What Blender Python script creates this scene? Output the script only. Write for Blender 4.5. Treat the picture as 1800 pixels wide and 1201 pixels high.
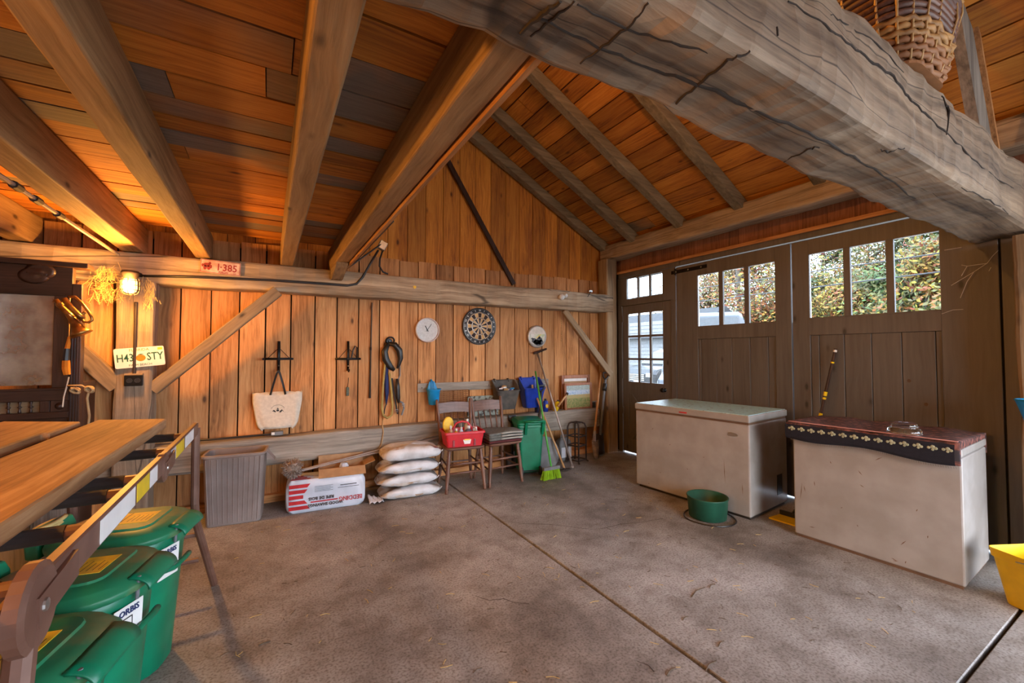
import bpy, math, random
from mathutils import Vector, Matrix
PI = math.pi
for o in list(bpy.data.objects): bpy.data.objects.remove(o)
SC = bpy.context.scene
COL = SC.collection
# ---------------------------------------------------------------- camera (solved from the photograph's vanishing points)
FPX, CX, CY, CAMZ = 734.0, 900.0, 600.5, 1.4
PITCH, YAW = math.atan(21.5 / FPX), math.radians(30.2)
FW = Vector((math.sin(YAW) * math.cos(PITCH), math.cos(YAW) * math.cos(PITCH), math.sin(PITCH)))
RT = Vector((math.cos(YAW), -math.sin(YAW), 0)); UP = RT.cross(FW)
CAM = Vector((0, 0, CAMZ))
cd = bpy.data.cameras.new('camera'); cam = bpy.data.objects.new('camera', cd); COL.objects.link(cam)
cd.sensor_width = 36; cd.lens = FPX / 1800 * 36; cd.clip_start = 0.02; cd.clip_end = 400
M = Matrix((RT, UP, -FW)).transposed().to_4x4(); M.translation = CAM
cam.matrix_world = M
SC.camera = cam
# ---------------------------------------------------------------- sky, sun, exposure
SC.view_settings.view_transform = 'Standard'; SC.view_settings.look = 'None'
SC.view_settings.gamma = 1; SC.view_settings.use_curve_mapping = False
SC.view_settings.exposure = 0.3
world = bpy.data.worlds.new('sky'); SC.world = world; world.use_nodes = True
wn = world.node_tree; wn.nodes.clear()
wo = wn.nodes.new('ShaderNodeOutputWorld'); wb = wn.nodes.new('ShaderNodeBackground')
sky = wn.nodes.new('ShaderNodeTexSky'); sky.sky_type = 'NISHITA'; sky.sun_disc = False
sky.sun_elevation = math.radians(38); sky.sun_rotation = math.radians(200); sky.dust_density = 3.0; sky.air_density = 1.0
mixw = wn.nodes.new('ShaderNodeMix'); mixw.data_type = 'RGBA'
mixw.inputs[0].default_value = 0.72; mixw.inputs[7].default_value = (5.5, 6.45, 7.8, 1)   # thin high cloud over blue sky
wn.links.new(sky.outputs[0], mixw.inputs[6]); wn.links.new(mixw.outputs[2], wb.inputs[0])
wb.inputs[1].default_value = 1.5
wn.links.new(wb.outputs[0], wo.inputs[0])
sl = bpy.data.lights.new('sun', 'SUN'); sl.energy = 0.7; sl.angle = math.radians(4); sl.color = (1, .95, .87)
so = bpy.data.objects.new('sun', sl); COL.objects.link(so)
so.rotation_euler = Vector((0.62, 0.45, -0.62)).to_track_quat('-Z', 'Y').to_euler()
LAMP_W = 72.0
ASSUMED_LAMP_W = 165.0
ROOF_FILL_W = 85.0
# ---------------------------------------------------------------- helpers
def ray(px, py): return FW + RT * ((px - CX) / FPX) + UP * (-(py - CY) / FPX)
def PZ(px, py, z=0.0):
    d = ray(px, py); return CAM + d * ((z - CAMZ) / d.z)
def PY(px, py, y):
    d = ray(px, py); return CAM + d * (y / d.y)
def PX(px, py, x):
    d = ray(px, py); return CAM + d * (x / d.x)
RND = random.Random(7)
def V(*a): return Vector(a if len(a) > 1 else a[0])

class MB:
    def __init__(s): s.v = []; s.f = []
    def add(s, vs, fs):
        b = len(s.v); s.v += [tuple(p) for p in vs]; s.f += [tuple(b + i for i in f) for f in fs]; return s
    def box(s, x0, x1, y0, y1, z0, z1, R=None, o=None):
        vs = [V(x, y, z) for x in (x0, x1) for y in (y0, y1) for z in (z0, z1)]
        if R: vs = [R @ p for p in vs]
        if o: vs = [p + V(o) for p in vs]
        return s.add(vs, [(0, 1, 3, 2), (4, 6, 7, 5), (0, 4, 5, 1), (2, 3, 7, 6), (0, 2, 6, 4), (1, 5, 7, 3)])
    def bar(s, p0, p1, w, h, up=(0, 0, 1), w1=None, h1=None):
        p0, p1, up = V(p0), V(p1), V(up); d = (p1 - p0).normalized()
        a = d.cross(up).normalized(); b = a.cross(d)
        w1 = w if w1 is None else w1; h1 = h if h1 is None else h1
        vs = [p + a * (i * ww / 2) + b * (j * hh / 2) for p, ww, hh in ((p0, w, h), (p1, w1, h1)) for i, j in ((-1, -1), (1, -1), (1, 1), (-1, 1))]
        return s.add(vs, [(0, 3, 2, 1), (4, 5, 6, 7), (0, 1, 5, 4), (1, 2, 6, 5), (2, 3, 7, 6), (3, 0, 4, 7)])
    def tube(s, path, r, n=8, closed=False, flat=1.0):
        P = [V(p) for p in path]; m = len(P); rs = r if isinstance(r, (list, tuple)) else [r] * m
        T = []
        for i in range(m):
            if closed: t = P[(i + 1) % m] - P[i - 1]
            else: t = P[min(i + 1, m - 1)] - P[max(i - 1, 0)]
            T.append(t.normalized() if t.length > 1e-9 else V(0, 0, 1))
        u = T[0].orthogonal().normalized(); vs = []
        for i in range(m):
            u = (u - T[i] * u.dot(T[i]));
            u = u.normalized() if u.length > 1e-6 else T[i].orthogonal().normalized()
            w = T[i].cross(u)
            vs += [P[i] + (u * math.cos(2 * PI * k / n) + w * math.sin(2 * PI * k / n) * flat) * rs[i] for k in range(n)]
        fs = []
        for i in range(m if closed else m - 1):
            for k in range(n):
                a, b = i * n + k, i * n + (k + 1) % n; c, d = ((i + 1) % m) * n + (k + 1) % n, ((i + 1) % m) * n + k
                fs.append((a, b, c, d))
        if not closed: fs += [tuple(range(n - 1, -1, -1)), tuple(range((m - 1) * n, m * n))]
        return s.add(vs, fs)
    def lathe(s, prof, n=20, o=(0, 0, 0), R=None, sx=1.0, sy=1.0):
        vs = []; o = V(o)
        for r, z in prof:
            for k in range(n):
                p = V(r * math.cos(2 * PI * k / n) * sx, r * math.sin(2 * PI * k / n) * sy, z)
                vs.append((R @ p if R else p) + o)
        m = len(prof); fs = [(i * n + k, i * n + (k + 1) % n, (i + 1) * n + (k + 1) % n, (i + 1) * n + k) for i in range(m - 1) for k in range(n)]
        if prof[0][0] > 1e-6: fs.append(tuple(range(n - 1, -1, -1)))
        if prof[-1][0] > 1e-6: fs.append(tuple(range((m - 1) * n, m * n)))
        return s.add(vs, fs)
    def prism(s, poly, h, R=None, o=(0, 0, 0)):          # polygon in XY, extruded to z=h, then R and o
        n = len(poly); o = V(o)
        vs = [V(x, y, z) for z in (0, h) for x, y in poly]
        if R: vs = [R @ p for p in vs]
        vs = [p + o for p in vs]
        return s.add(vs, [tuple(range(n - 1, -1, -1)), tuple(range(n, 2 * n))] + [(i, (i + 1) % n, n + (i + 1) % n, n + i) for i in range(n)])
    def grid(s, fn, nu, nv, closed_u=False):
        vs = [fn(i / (nu if closed_u else nu - 1), j / (nv - 1)) for j in range(nv) for i in range(nu)]
        fs = []
        for j in range(nv - 1):
            for i in range(nu if closed_u else nu - 1):
                a = j * nu + i; b = j * nu + (i + 1) % nu
                fs.append((a, b, b + nu, a + nu))
        return s.add(vs, fs)
    def loft(s, rings, cap=True):
        n = len(rings[0]); m = len(rings)
        vs = [p for r in rings for p in r]
        fs = [(i * n + k, i * n + (k + 1) % n, (i + 1) * n + (k + 1) % n, (i + 1) * n + k) for i in range(m - 1) for k in range(n)]
        if cap: fs += [tuple(range(n - 1, -1, -1)), tuple(range((m - 1) * n, m * n))]
        return s.add(vs, fs)

def obj(name, mb, mat, parent=None, smooth=False, bevel=0, sub=0, seg=1, solid=0, angle=40):
    me = bpy.data.meshes.new(name)
    vs = mb.v
    if parent is None:                                   # origin at the base centre
        xs, ys, zs = zip(*vs); o = V((min(xs) + max(xs)) / 2, (min(ys) + max(ys)) / 2, min(zs))
        vs = [(p[0] - o.x, p[1] - o.y, p[2] - o.z) for p in vs]
    me.from_pydata(vs, [], mb.f); me.update()
    if smooth: me.polygons.foreach_set('use_smooth', [True] * len(me.polygons))
    ob = bpy.data.objects.new(name, me); COL.objects.link(ob)
    if parent is None: ob.location = o
    else: ob.parent = parent
    if mat: me.materials.append(mat)
    if solid: m = ob.modifiers.new('solid', 'SOLIDIFY'); m.thickness = solid; m.offset = 0
    if bevel: m = ob.modifiers.new('bevel', 'BEVEL'); m.width = bevel; m.segments = seg; m.limit_method = 'ANGLE'; m.angle_limit = math.radians(angle)
    if sub: m = ob.modifiers.new('sub', 'SUBSURF'); m.levels = sub; m.render_levels = sub
    return ob
def thing(name, label, cat, loc=(0, 0, 0), rz=0.0, group=None, rot=None):
    o = bpy.data.objects.new(name, None); COL.objects.link(o); o.empty_display_size = .05
    o.location = loc; o.rotation_euler = rot if rot else (0, 0, rz)
    o['label'] = label; o['category'] = cat
    if group: o['group'] = group
    return o
def tag(o, label, cat, group=None, kind=None):
    o['label'] = label; o['category'] = cat
    if group: o['group'] = group
    if kind: o['kind'] = kind
    return o
def struct(name, loc=(0, 0, 0)):
    o = bpy.data.objects.new(name, None); COL.objects.link(o); o.location = loc; o['kind'] = 'structure'; return o
def copy_thing(root, loc, rz=0.0, label=None):
    r = root.copy(); COL.objects.link(r); r.location = loc; r.rotation_euler = (0, 0, rz)
    if label: r['label'] = label
    for c in list(root.children):
        d = c.copy(); COL.objects.link(d); d.parent = r
        for g in list(c.children):
            e = g.copy(); COL.objects.link(e); e.parent = d
    return r
def text(name, s, size, mat, parent, R, o, align='CENTER', depth=.0008, sx=1.0, bold=0.0):
    cu = bpy.data.curves.new('t', 'FONT'); cu.body = s; cu.size = size; cu.align_x = align; cu.align_y = 'CENTER'; cu.extrude = depth; cu.resolution_u = 2; cu.offset = bold
    to = bpy.data.objects.new('t', cu); COL.objects.link(to)
    dg = bpy.context.evaluated_depsgraph_get(); dg.update()
    me = bpy.data.meshes.new_from_object(to.evaluated_get(dg)); bpy.data.objects.remove(to)
    me.name = name
    for v in me.vertices: p = V(v.co.x * sx, v.co.y, v.co.z); v.co = R @ p + V(o)
    me.materials.clear(); me.materials.append(mat)
    ob = bpy.data.objects.new(name, me); COL.objects.link(ob); ob.parent = parent
    return ob
def rot_axis(ax, deg): return Matrix.Rotation(math.radians(deg), 3, ax)
R_WALL = rot_axis('X', 90)                                # local XY plane -> faces -Y (towards the camera), local Z -> -Y
def frame_of(p0, p1):
    d = (V(p1) - V(p0)).normalized(); return d.to_track_quat('Z', 'Y').to_matrix()
def circ(r, n=24, ry=None, cx=0, cy=0): return [(cx + r * math.cos(2 * PI * k / n), cy + (ry or r) * math.sin(2 * PI * k / n)) for k in range(n)]
def rrect(w, h, r, n=4):
    out = []
    for cx, cy, a0 in ((w / 2 - r, h / 2 - r, 0), (-w / 2 + r, h / 2 - r, 90), (-w / 2 + r, -h / 2 + r, 180), (w / 2 - r, -h / 2 + r, 270)):
        for k in range(n + 1):
            a = math.radians(a0 + 90 * k / n); out.append((cx + r * math.cos(a), cy + r * math.sin(a)))
    return out
def ring3(poly, z, o=(0, 0, 0)): return [V(x + o[0], y + o[1], z + o[2]) for x, y in poly]

# ---------------------------------------------------------------- materials
def newmat(name):
    m = bpy.data.materials.new(name); m.use_nodes = True; nt = m.node_tree
    return m, nt, nt.nodes['Principled BSDF']
def ramp(nt, stops):
    r = nt.nodes.new('ShaderNodeValToRGB'); e = r.color_ramp.elements
    while len(e) < len(stops): e.new(.5)
    for k, (p, c) in enumerate(stops): e[k].position = p; e[k].color = (*c[:3], 1)
    return r
def plain(name, c, rough=.5, metal=0.0, var=.12, scale=14, bump=.0, c2=None, lo=.4, hi=.65, spec=.5):
    m, nt, b = newmat(name); L = nt.links
    tc = nt.nodes.new('ShaderNodeTexCoord'); n = nt.nodes.new('ShaderNodeTexNoise'); n.inputs['Scale'].default_value = scale; n.inputs['Detail'].default_value = 6
    L.new(tc.outputs['Object'], n.inputs['Vector'])
    c2 = c2 or tuple(x * (1 - 2 * var) for x in c)
    r = ramp(nt, [(lo, c2), (hi, c)]); L.new(n.outputs[0], r.inputs[0]); L.new(r.outputs[0], b.inputs['Base Color'])
    b.inputs['Roughness'].default_value = rough; b.inputs['Metallic'].default_value = metal; b.inputs['Specular IOR Level'].default_value = spec
    if bump:
        bp = nt.nodes.new('ShaderNodeBump'); bp.inputs['Strength'].default_value = bump; bp.inputs['Distance'].default_value = .01
        L.new(n.outputs[0], bp.inputs['Height']); L.new(bp.outputs[0], b.inputs['Normal'])
    return m
def wood(name, axis, cols, rough=.75, fine=60.0, gray=None, gray_p=0.0, knots=True, bump=.25, var=.35, hewn=0.0, gl=.5):
    """grain along axis; every object gets its own offset and tone; gray: colour that some boards have weathered to"""
    m, nt, b = newmat(name); L = nt.links; N = nt.nodes.new
    tc = N('ShaderNodeTexCoord'); oi = N('ShaderNodeObjectInfo')
    mul = N('ShaderNodeMath'); mul.operation = 'MULTIPLY'; mul.inputs[1].default_value = 57.0; L.new(oi.outputs['Random'], mul.inputs[0])
    add = N('ShaderNodeVectorMath'); add.operation = 'ADD'; L.new(tc.outputs['Object'], add.inputs[0]); L.new(mul.outputs[0], add.inputs[1])
    mp = N('ShaderNodeMapping'); sc = [fine, fine, fine]; sc['XYZ'.index(axis)] = fine * .035; mp.inputs['Scale'].default_value = sc
    warp = N('ShaderNodeTexNoise'); warp.inputs['Scale'].default_value = 2.2; warp.inputs['Detail'].default_value = 2; L.new(add.outputs[0], warp.inputs['Vector'])
    wv = N('ShaderNodeVectorMath'); wv.operation = 'SCALE'; wv.inputs['Scale'].default_value = .06; L.new(warp.outputs['Color'], wv.inputs[0])
    ad2 = N('ShaderNodeVectorMath'); ad2.operation = 'ADD'; L.new(add.outputs[0], ad2.inputs[0]); L.new(wv.outputs[0], ad2.inputs[1])
    L.new(ad2.outputs[0], mp.inputs[0])
    g = N('ShaderNodeTexNoise'); g.inputs['Scale'].default_value = 1; g.inputs['Detail'].default_value = 8; g.inputs['Roughness'].default_value = .65; L.new(mp.outputs[0], g.inputs['Vector'])
    mp2 = N('ShaderNodeMapping'); sc2 = [7.0] * 3; sc2['XYZ'.index(axis)] = .9; mp2.inputs['Scale'].default_value = sc2; L.new(ad2.outputs[0], mp2.inputs[0])
    g2 = N('ShaderNodeTexNoise'); g2.inputs['Scale'].default_value = 1; g2.inputs['Detail'].default_value = 4; L.new(mp2.outputs[0], g2.inputs['Vector'])
    r1 = ramp(nt, [(.36, cols[0]), (.5, cols[1]), (.66, cols[2])])
    mx = N('ShaderNodeMix'); mx.data_type = 'FLOAT'; mx.inputs[0].default_value = .4; L.new(g.outputs[0], mx.inputs[2]); L.new(g2.outputs[0], mx.inputs[3])
    L.new(mx.outputs[0], r1.inputs[0]); col = r1.outputs[0]
    # tone of the single board
    tone = N('ShaderNodeMapRange'); tone.inputs[3].default_value = 1 - var; tone.inputs[4].default_value = 1 + var * .35; L.new(oi.outputs['Random'], tone.inputs[0])
    hs = N('ShaderNodeHueSaturation'); L.new(tone.outputs[0], hs.inputs['Value']); L.new(col, hs.inputs['Color']); col = hs.outputs[0]
    if gray:
        fr = N('ShaderNodeMath'); fr.operation = 'MULTIPLY'; fr.inputs[1].default_value = 13.7; L.new(oi.outputs['Random'], fr.inputs[0])
        fc = N('ShaderNodeMath'); fc.operation = 'FRACT'; L.new(fr.outputs[0], fc.inputs[0])
        lt = N('ShaderNodeMath'); lt.operation = 'LESS_THAN'; lt.inputs[1].default_value = gray_p; L.new(fc.outputs[0], lt.inputs[0])
        n3 = N('ShaderNodeTexNoise'); n3.inputs['Scale'].default_value = 1.3; n3.inputs['Detail'].default_value = 3; L.new(add.outputs[0], n3.inputs['Vector'])
        mr = N('ShaderNodeMapRange'); mr.inputs[1].default_value = .36; mr.inputs[2].default_value = .56; mr.clamp = True; L.new(n3.outputs[0], mr.inputs[0])
        ml = N('ShaderNodeMath'); ml.operation = 'MULTIPLY'; L.new(lt.outputs[0], ml.inputs[0]); L.new(mr.outputs[0], ml.inputs[1])
        r3 = ramp(nt, [(.3, tuple(x * .55 for x in gray)), (.7, gray)]); L.new(g.outputs[0], r3.inputs[0])
        mg = N('ShaderNodeMix'); mg.data_type = 'RGBA'; L.new(ml.outputs[0], mg.inputs[0]); L.new(col, mg.inputs[6]); L.new(r3.outputs[0], mg.inputs[7]); col = mg.outputs[2]
    if knots:
        mk = N('ShaderNodeMapping'); s3 = [5.5] * 3; s3['XYZ'.index(axis)] = 2.4; mk.inputs['Scale'].default_value = s3; L.new(add.outputs[0], mk.inputs[0])
        vo = N('ShaderNodeTexVoronoi'); vo.inputs['Scale'].default_value = 1; L.new(mk.outputs[0], vo.inputs['Vector'])
        kr = ramp(nt, [(.045, (1, 1, 1)), (.085, (.35,) * 3), (.13, (0, 0, 0))]); L.new(vo.outputs['Distance'], kr.inputs[0])
        mkx = N('ShaderNodeMix'); mkx.data_type = 'RGBA'; L.new(kr.outputs[0], mkx.inputs[0]); L.new(col, mkx.inputs[6]); mkx.inputs[7].default_value = (*[x * .42 for x in cols[0]], 1); col = mkx.outputs[2]
    L.new(col, b.inputs['Base Color']); b.inputs['Roughness'].default_value = rough; b.inputs['Specular IOR Level'].default_value = gl
    bp = N('ShaderNodeBump'); bp.inputs['Strength'].default_value = bump; bp.inputs['Distance'].default_value = .006
    L.new(g.outputs[0], bp.inputs['Height']); last = bp
    if hewn:
        mh = N('ShaderNodeMapping'); s4 = [1.5] * 3; s4['XYZ'.index(axis)] = 9.0; mh.inputs['Scale'].default_value = s4; L.new(ad2.outputs[0], mh.inputs[0])
        vh = N('ShaderNodeTexVoronoi'); vh.inputs['Scale'].default_value = 1; L.new(mh.outputs[0], vh.inputs['Vector'])
        b2 = N('ShaderNodeBump'); b2.inputs['Strength'].default_value = hewn; b2.inputs['Distance'].default_value = .03
        L.new(vh.outputs['Distance'], b2.inputs['Height']); L.new(bp.outputs[0], b2.inputs['Normal']); last = b2
        # long drying cracks
        mc = N('ShaderNodeMapping'); s5 = [5.5] * 3; s5['XYZ'.index(axis)] = .2; mc.inputs['Scale'].default_value = s5; L.new(add.outputs[0], mc.inputs[0])
        vc = N('ShaderNodeTexVoronoi'); vc.feature = 'DISTANCE_TO_EDGE'; vc.inputs['Scale'].default_value = 1; L.new(mc.outputs[0], vc.inputs['Vector'])
        cr = ramp(nt, [(.003, (.8,) * 3), (.011, (0, 0, 0))]); L.new(vc.outputs[0], cr.inputs[0])
        mcx = N('ShaderNodeMix'); mcx.data_type = 'RGBA'; L.new(cr.outputs[0], mcx.inputs[0]); L.new(col, mcx.inputs[6]); mcx.inputs[7].default_value = (*[x * .25 for x in cols[0]], 1)
        L.new(mcx.outputs[2], b.inputs['Base Color'])
    L.new(last.outputs[0], b.inputs['Normal'])
    return m
PINE = [(.27, .108, .030), (.56, .25, .082), (.73, .385, .155)]
PINE_D = [(.26, .075, .008), (.54, .185, .015), (.70, .29, .038)]
HEWN = [(.15, .105, .062), (.34, .25, .16), (.54, .42, .28)]
OLD = [(.14, .095, .055), (.26, .175, .095), (.38, .27, .155)]
GRAYW = [(.13, .11, .09), (.27, .235, .195), (.42, .37, .31)]
GR = (.22, .175, .135)
wd = {}
for ax in 'XYZ':
    wd['pine' + ax] = wood('pine_board_' + ax.lower(), ax, PINE)
    wd['hewn' + ax] = wood('hewn_timber_' + ax.lower(), ax, HEWN, knots=False, hewn=.35, bump=.4, fine=34, var=.1)
    wd['old' + ax] = wood('old_sawn_timber_' + ax.lower(), ax, OLD, knots=True, bump=.3, fine=40, var=.15)
    wd['gray' + ax] = wood('weathered_wood_' + ax.lower(), ax, GRAYW, knots=False, bump=.4, fine=40, var=.12)
    wd['plank' + ax] = wood('scaffold_plank_' + ax.lower(), ax, [(.17, .075, .028), (.35, .175, .07), (.55, .33, .165)], knots=False, bump=.3, fine=38, var=.1)
    wd['dark' + ax] = wood('dark_stained_oak_' + ax.lower(), ax, [(.018, .009, .007), (.04, .02, .015), (.07, .035, .025)], knots=False, rough=.35, bump=.15, var=.1)
    wd['chair' + ax] = wood('brown_chair_wood_' + ax.lower(), ax, [(.07, .03, .02), (.15, .07, .045), (.23, .12, .08)], knots=False, rough=.4, bump=.1, var=.1)
    wd['tool' + ax] = wood('ash_handle_' + ax.lower(), ax, [(.35, .17, .06), (.5, .27, .11), (.62, .37, .17)], knots=False, rough=.5, bump=.1, var=.1)
wd['loft'] = wood('loft_floor_board', 'X', PINE_D, gray=GR, gray_p=.22, var=.4)
wd['roof'] = wood('roof_deck_board', 'Y', PINE_D, gray=(.2, .13, .07), gray_p=.2, var=.4)
wd['rafter'] = wood('rafter_wood', 'X', [(.11, .08, .04), (.2, .145, .075), (.3, .22, .12)], knots=False, bump=.4, fine=36, var=.15)
wd['gable'] = wood('gable_board', 'Z', PINE_D, var=.3)
wd['door'] = wood('taupe_painted_board', 'Z', [(.085, .072, .061), (.112, .097, .083), (.137, .119, .103)], knots=True, bump=.12, rough=.55, var=.06, fine=30)
wd['post'] = wood('old_post_wood', 'Z', [(.13, .09, .06), (.25, .18, .12), (.36, .27, .19)], knots=False, hewn=.3, bump=.5, fine=40, var=.05)
wd['tie'] = wood('dark_hewn_tie', 'X', [(.06, .038, .022), (.20, .14, .088), (.37, .27, .175)], knots=False, hewn=.75, bump=.9, fine=24, var=.05)
wd['joist'] = wood('joist_wood', 'Y', [(.17, .09, .032), (.30, .175, .075), (.43, .27, .13)], bump=.35, fine=40, var=.2)
wd['short'] = wood('red_brown_board', 'Z', [(.13, .045, .02), (.25, .095, .045), (.34, .15, .08)], var=.3)

def concrete():
    m, nt, b = newmat('worn_concrete'); L = nt.links; N = nt.nodes.new
    g = N('ShaderNodeNewGeometry')
    a = N('ShaderNodeTexNoise'); a.inputs['Scale'].default_value = .9; a.inputs['Detail'].default_value = 7; a.inputs['Roughness'].default_value = .62; L.new(g.outputs['Position'], a.inputs['Vector'])
    r = ramp(nt, [(.32, (.125, .112, .10)), (.43, (.245, .228, .212)), (.56, (.365, .357, .347)), (.70, (.475, .475, .472))]); L.new(a.outputs[0], r.inputs[0])
    c = N('ShaderNodeTexNoise'); c.inputs['Scale'].default_value = 85; c.inputs['Detail'].default_value = 5; L.new(g.outputs['Position'], c.inputs['Vector'])
    rc = ramp(nt, [(.34, (.42, .38, .34)), (.54, (1, 1, 1))]); L.new(c.outputs[0], rc.inputs[0])
    mu = N('ShaderNodeMix'); mu.data_type = 'RGBA'; mu.blend_type = 'MULTIPLY'; mu.inputs[0].default_value = .8; L.new(r.outputs[0], mu.inputs[6]); L.new(rc.outputs[0], mu.inputs[7])
    s = N('ShaderNodeTexNoise'); s.inputs['Scale'].default_value = 4.2; s.inputs['Detail'].default_value = 9; s.inputs['Roughness'].default_value = .7; L.new(g.outputs['Position'], s.inputs['Vector'])
    rs = ramp(nt, [(.36, (.38, .31, .25)), (.54, (1, 1, 1))]); L.new(s.outputs[0], rs.inputs[0])
    m2 = N('ShaderNodeMix'); m2.data_type = 'RGBA'; m2.blend_type = 'MULTIPLY'; m2.inputs[0].default_value = .6; L.new(mu.outputs[2], m2.inputs[6]); L.new(rs.outputs[0], m2.inputs[7])
    L.new(m2.outputs[2], b.inputs['Base Color']); 
    rr = N('ShaderNodeMapRange'); rr.inputs[3].default_value = .42; rr.inputs[4].default_value = .75; L.new(s.outputs[0], rr.inputs[0]); L.new(rr.outputs[0], b.inputs['Roughness'])
    bp = N('ShaderNodeBump'); bp.inputs['Strength'].default_value = .18; bp.inputs['Distance'].default_value = .004; L.new(c.outputs[0], bp.inputs['Height']); L.new(bp.outputs[0], b.inputs['Normal'])
    return m
MT = dict(
    concrete=concrete(), soil=plain('joint_dirt', (.035, .022, .014), .95), crack=plain('crack_dirt', (.05, .035, .025), .95),
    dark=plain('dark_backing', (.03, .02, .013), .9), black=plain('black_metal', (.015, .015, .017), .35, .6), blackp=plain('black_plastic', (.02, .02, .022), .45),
    iron=plain('rusty_iron', (.06, .042, .035), .6, .5), steel=plain('steel', (.5, .49, .47), .3, .9), rod=plain('pale_rod', (.42, .36, .32), .35, .5),
    white=plain('white_enamel', (.37, .35, .335), .25, 0, .03, 5, c2=(.31, .285, .265)), lidtop=plain('mint_lid', (.42, .66, .66), .4, 0, c2=(.16, .15, .13), scale=26, lo=.33, hi=.42),
    rust=plain('rust_mark', (.17, .095, .055), .9), wtext=plain('print_black', (.02, .02, .02), .6), paper=plain('white_paper', (.75, .73, .70), .6, var=.05),
    green=plain('green_plastic', (.0, .20, .095), .38, var=.14, scale=6), greenlid=plain('dusty_green_lid', (.012, .17, .075), .42, c2=(.30, .20, .075), scale=3.2, lo=.36, hi=.52),
    yellow=plain('yellow_sticker', (.92, .60, .02), .5, c2=(.75, .46, .03), scale=20), yellowp=plain('yellow_plastic', (.80, .55, .005), .35, var=.06),
    cream=plain('cream_coil', (.72, .52, .20), .6), brown=plain('brown_painted_steel', (.19, .10, .07), .45, .15, c2=(.13, .06, .04), scale=9),
    grip=plain('rung_grip', (.045, .036, .034), .8), hamper=plain('taupe_plastic', (.25, .20, .18), .5, c2=(.20, .155, .135), scale=5),
    red=plain('red_plastic', (.58, .015, .025), .32, var=.06), blue=plain('blue_plastic', (.01, .045, .42), .35, var=.1), sky=plain('light_blue_plastic', (.01, .28, .62), .4, var=.08),
    bucketk=plain('black_rubber', (.045, .04, .036), .65, c2=(.09, .075, .06), scale=12), cloth=plain('canvas', (.66, .58, .47), .9, var=.06, scale=40, bump=.15),
    sack=plain('woven_sack', (.64, .65, .67), .5, c2=(.48, .47, .47), scale=9, bump=.6), sackb=plain('sack_brown_print', (.38, .24, .14), .6, c2=(.55, .50, .45), scale=14), sackr=plain('sack_red_print', (.22, .03, .025), .6),
    film=plain('white_film', (.60, .63, .70), .3, var=.06, scale=7, bump=.15), redprint=plain('red_print', (.55, .015, .02), .4), card=plain('cardboard', (.42, .25, .125), .8, var=.1),
    tan=plain('tan_sisal', (.55, .32, .12), .85), brass=plain('old_brass', (.48, .26, .07), .32, .85, c2=(.22, .10, .03)), orange=plain('orange_wool', (.75, .22, .01), .9),
    rope=plain('hemp_rope', (.50, .33, .16), .9), straw=plain('straw', (.72, .50, .17), .8), strawd=plain('dry_stalk', (.12, .08, .05), .9), leather=plain('black_leather', (.018, .014, .012), .38),
    webbing=plain('yellow_webbing', (.42, .30, .09), .8), navy=plain('navy_cloth', (.02, .03, .12), .8), gray=plain('gray_plastic', (.17, .18, .19), .4), mould=plain('gray_blanket', (.16, .165, .15), .95, bump=.3, scale=40),
    edge=plain('pale_binding', (.42, .42, .38), .9), maroon=plain('maroon_cloth', (.10, .02, .022), .9), lime=plain('lime_bristle', (.30, .55, .01), .6), limep=plain('green_handle', (.08, .42, .06), .4),
    glassw=plain('milk_white', (.72, .69, .66), .4), rattan=plain('rattan', (.34, .145, .05), .6), mint=plain('peeling_mint_paint', (.30, .35, .31), .8, c2=(.07, .06, .05), scale=22, lo=.42, hi=.5),
    gravel=plain('gravel', (.42, .40, .36), .95, c2=(.22, .20, .17), scale=3, bump=.4), siding=plain('white_siding', (.15, .155, .16), .6), shingle=plain('gray_shingles', (.03, .033, .038), .9, scale=4),
    van=plain('silver_blue_paint', (.035, .042, .055), .35, .0), tint=plain('tinted_glass', (.03, .035, .04), .08), carblack=plain('dark_car_paint', (.02, .022, .026), .15), lamp_g=None,
    bark=plain('bark', (.09, .075, .06), .9), cobweb=plain('cobweb', (.5, .5, .5), .8), plaster=plain('clock_face', (.60, .62, .62), .6, var=.08, scale=60),
    wicker=plain('wicker_tan', (.50, .27, .085), .55, c2=(.26, .125, .035), scale=18), wickerd=plain('wicker_purple_brown', (.13, .065, .05), .6), wickerl=plain('wicker_pale', (.66, .42, .17), .55),
    dirt=plain('dirt', (.10, .07, .045), .95), pink=plain('pink_print', (.65, .30, .26), .8), bluetwine=plain('blue_twine', (.12, .38, .75), .7),
)
def glass():
    m, nt, b = newmat('window_glass'); nt.nodes.remove(b); L = nt.links
    o = nt.nodes['Material Output']; t = nt.nodes.new('ShaderNodeBsdfTransparent'); t.inputs[0].default_value = (.93, .95, .95, 1)
    g = nt.nodes.new('ShaderNodeBsdfGlossy'); g.inputs['Roughness'].default_value = .02
    f = nt.nodes.new('ShaderNodeFresnel'); f.inputs[0].default_value = 1.3; mx = nt.nodes.new('ShaderNodeMixShader')
    L.new(f.outputs[0], mx.inputs[0]); L.new(t.outputs[0], mx.inputs[1]); L.new(g.outputs[0], mx.inputs[2]); L.new(mx.outputs[0], o.inputs[0])
    return m
MT['glass'] = glass()
def clearglass():
    m, nt, b = newmat('clear_glass'); b.inputs['Transmission Weight'].default_value = 1; b.inputs['Roughness'].default_value = .02; b.inputs['Base Color'].default_value = (.9, .95, .95, 1); return m
MT['clear'] = clearglass()
def emis(name, c, s):
    m, nt, b = newmat(name); b.inputs['Emission Color'].default_value = (*c, 1); b.inputs['Emission Strength'].default_value = s; b.inputs['Base Color'].default_value = (*c, 1); return m
MT['bulb'] = emis('lit_bulb_glass', (1, .62, .24), 2.6)
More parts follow.
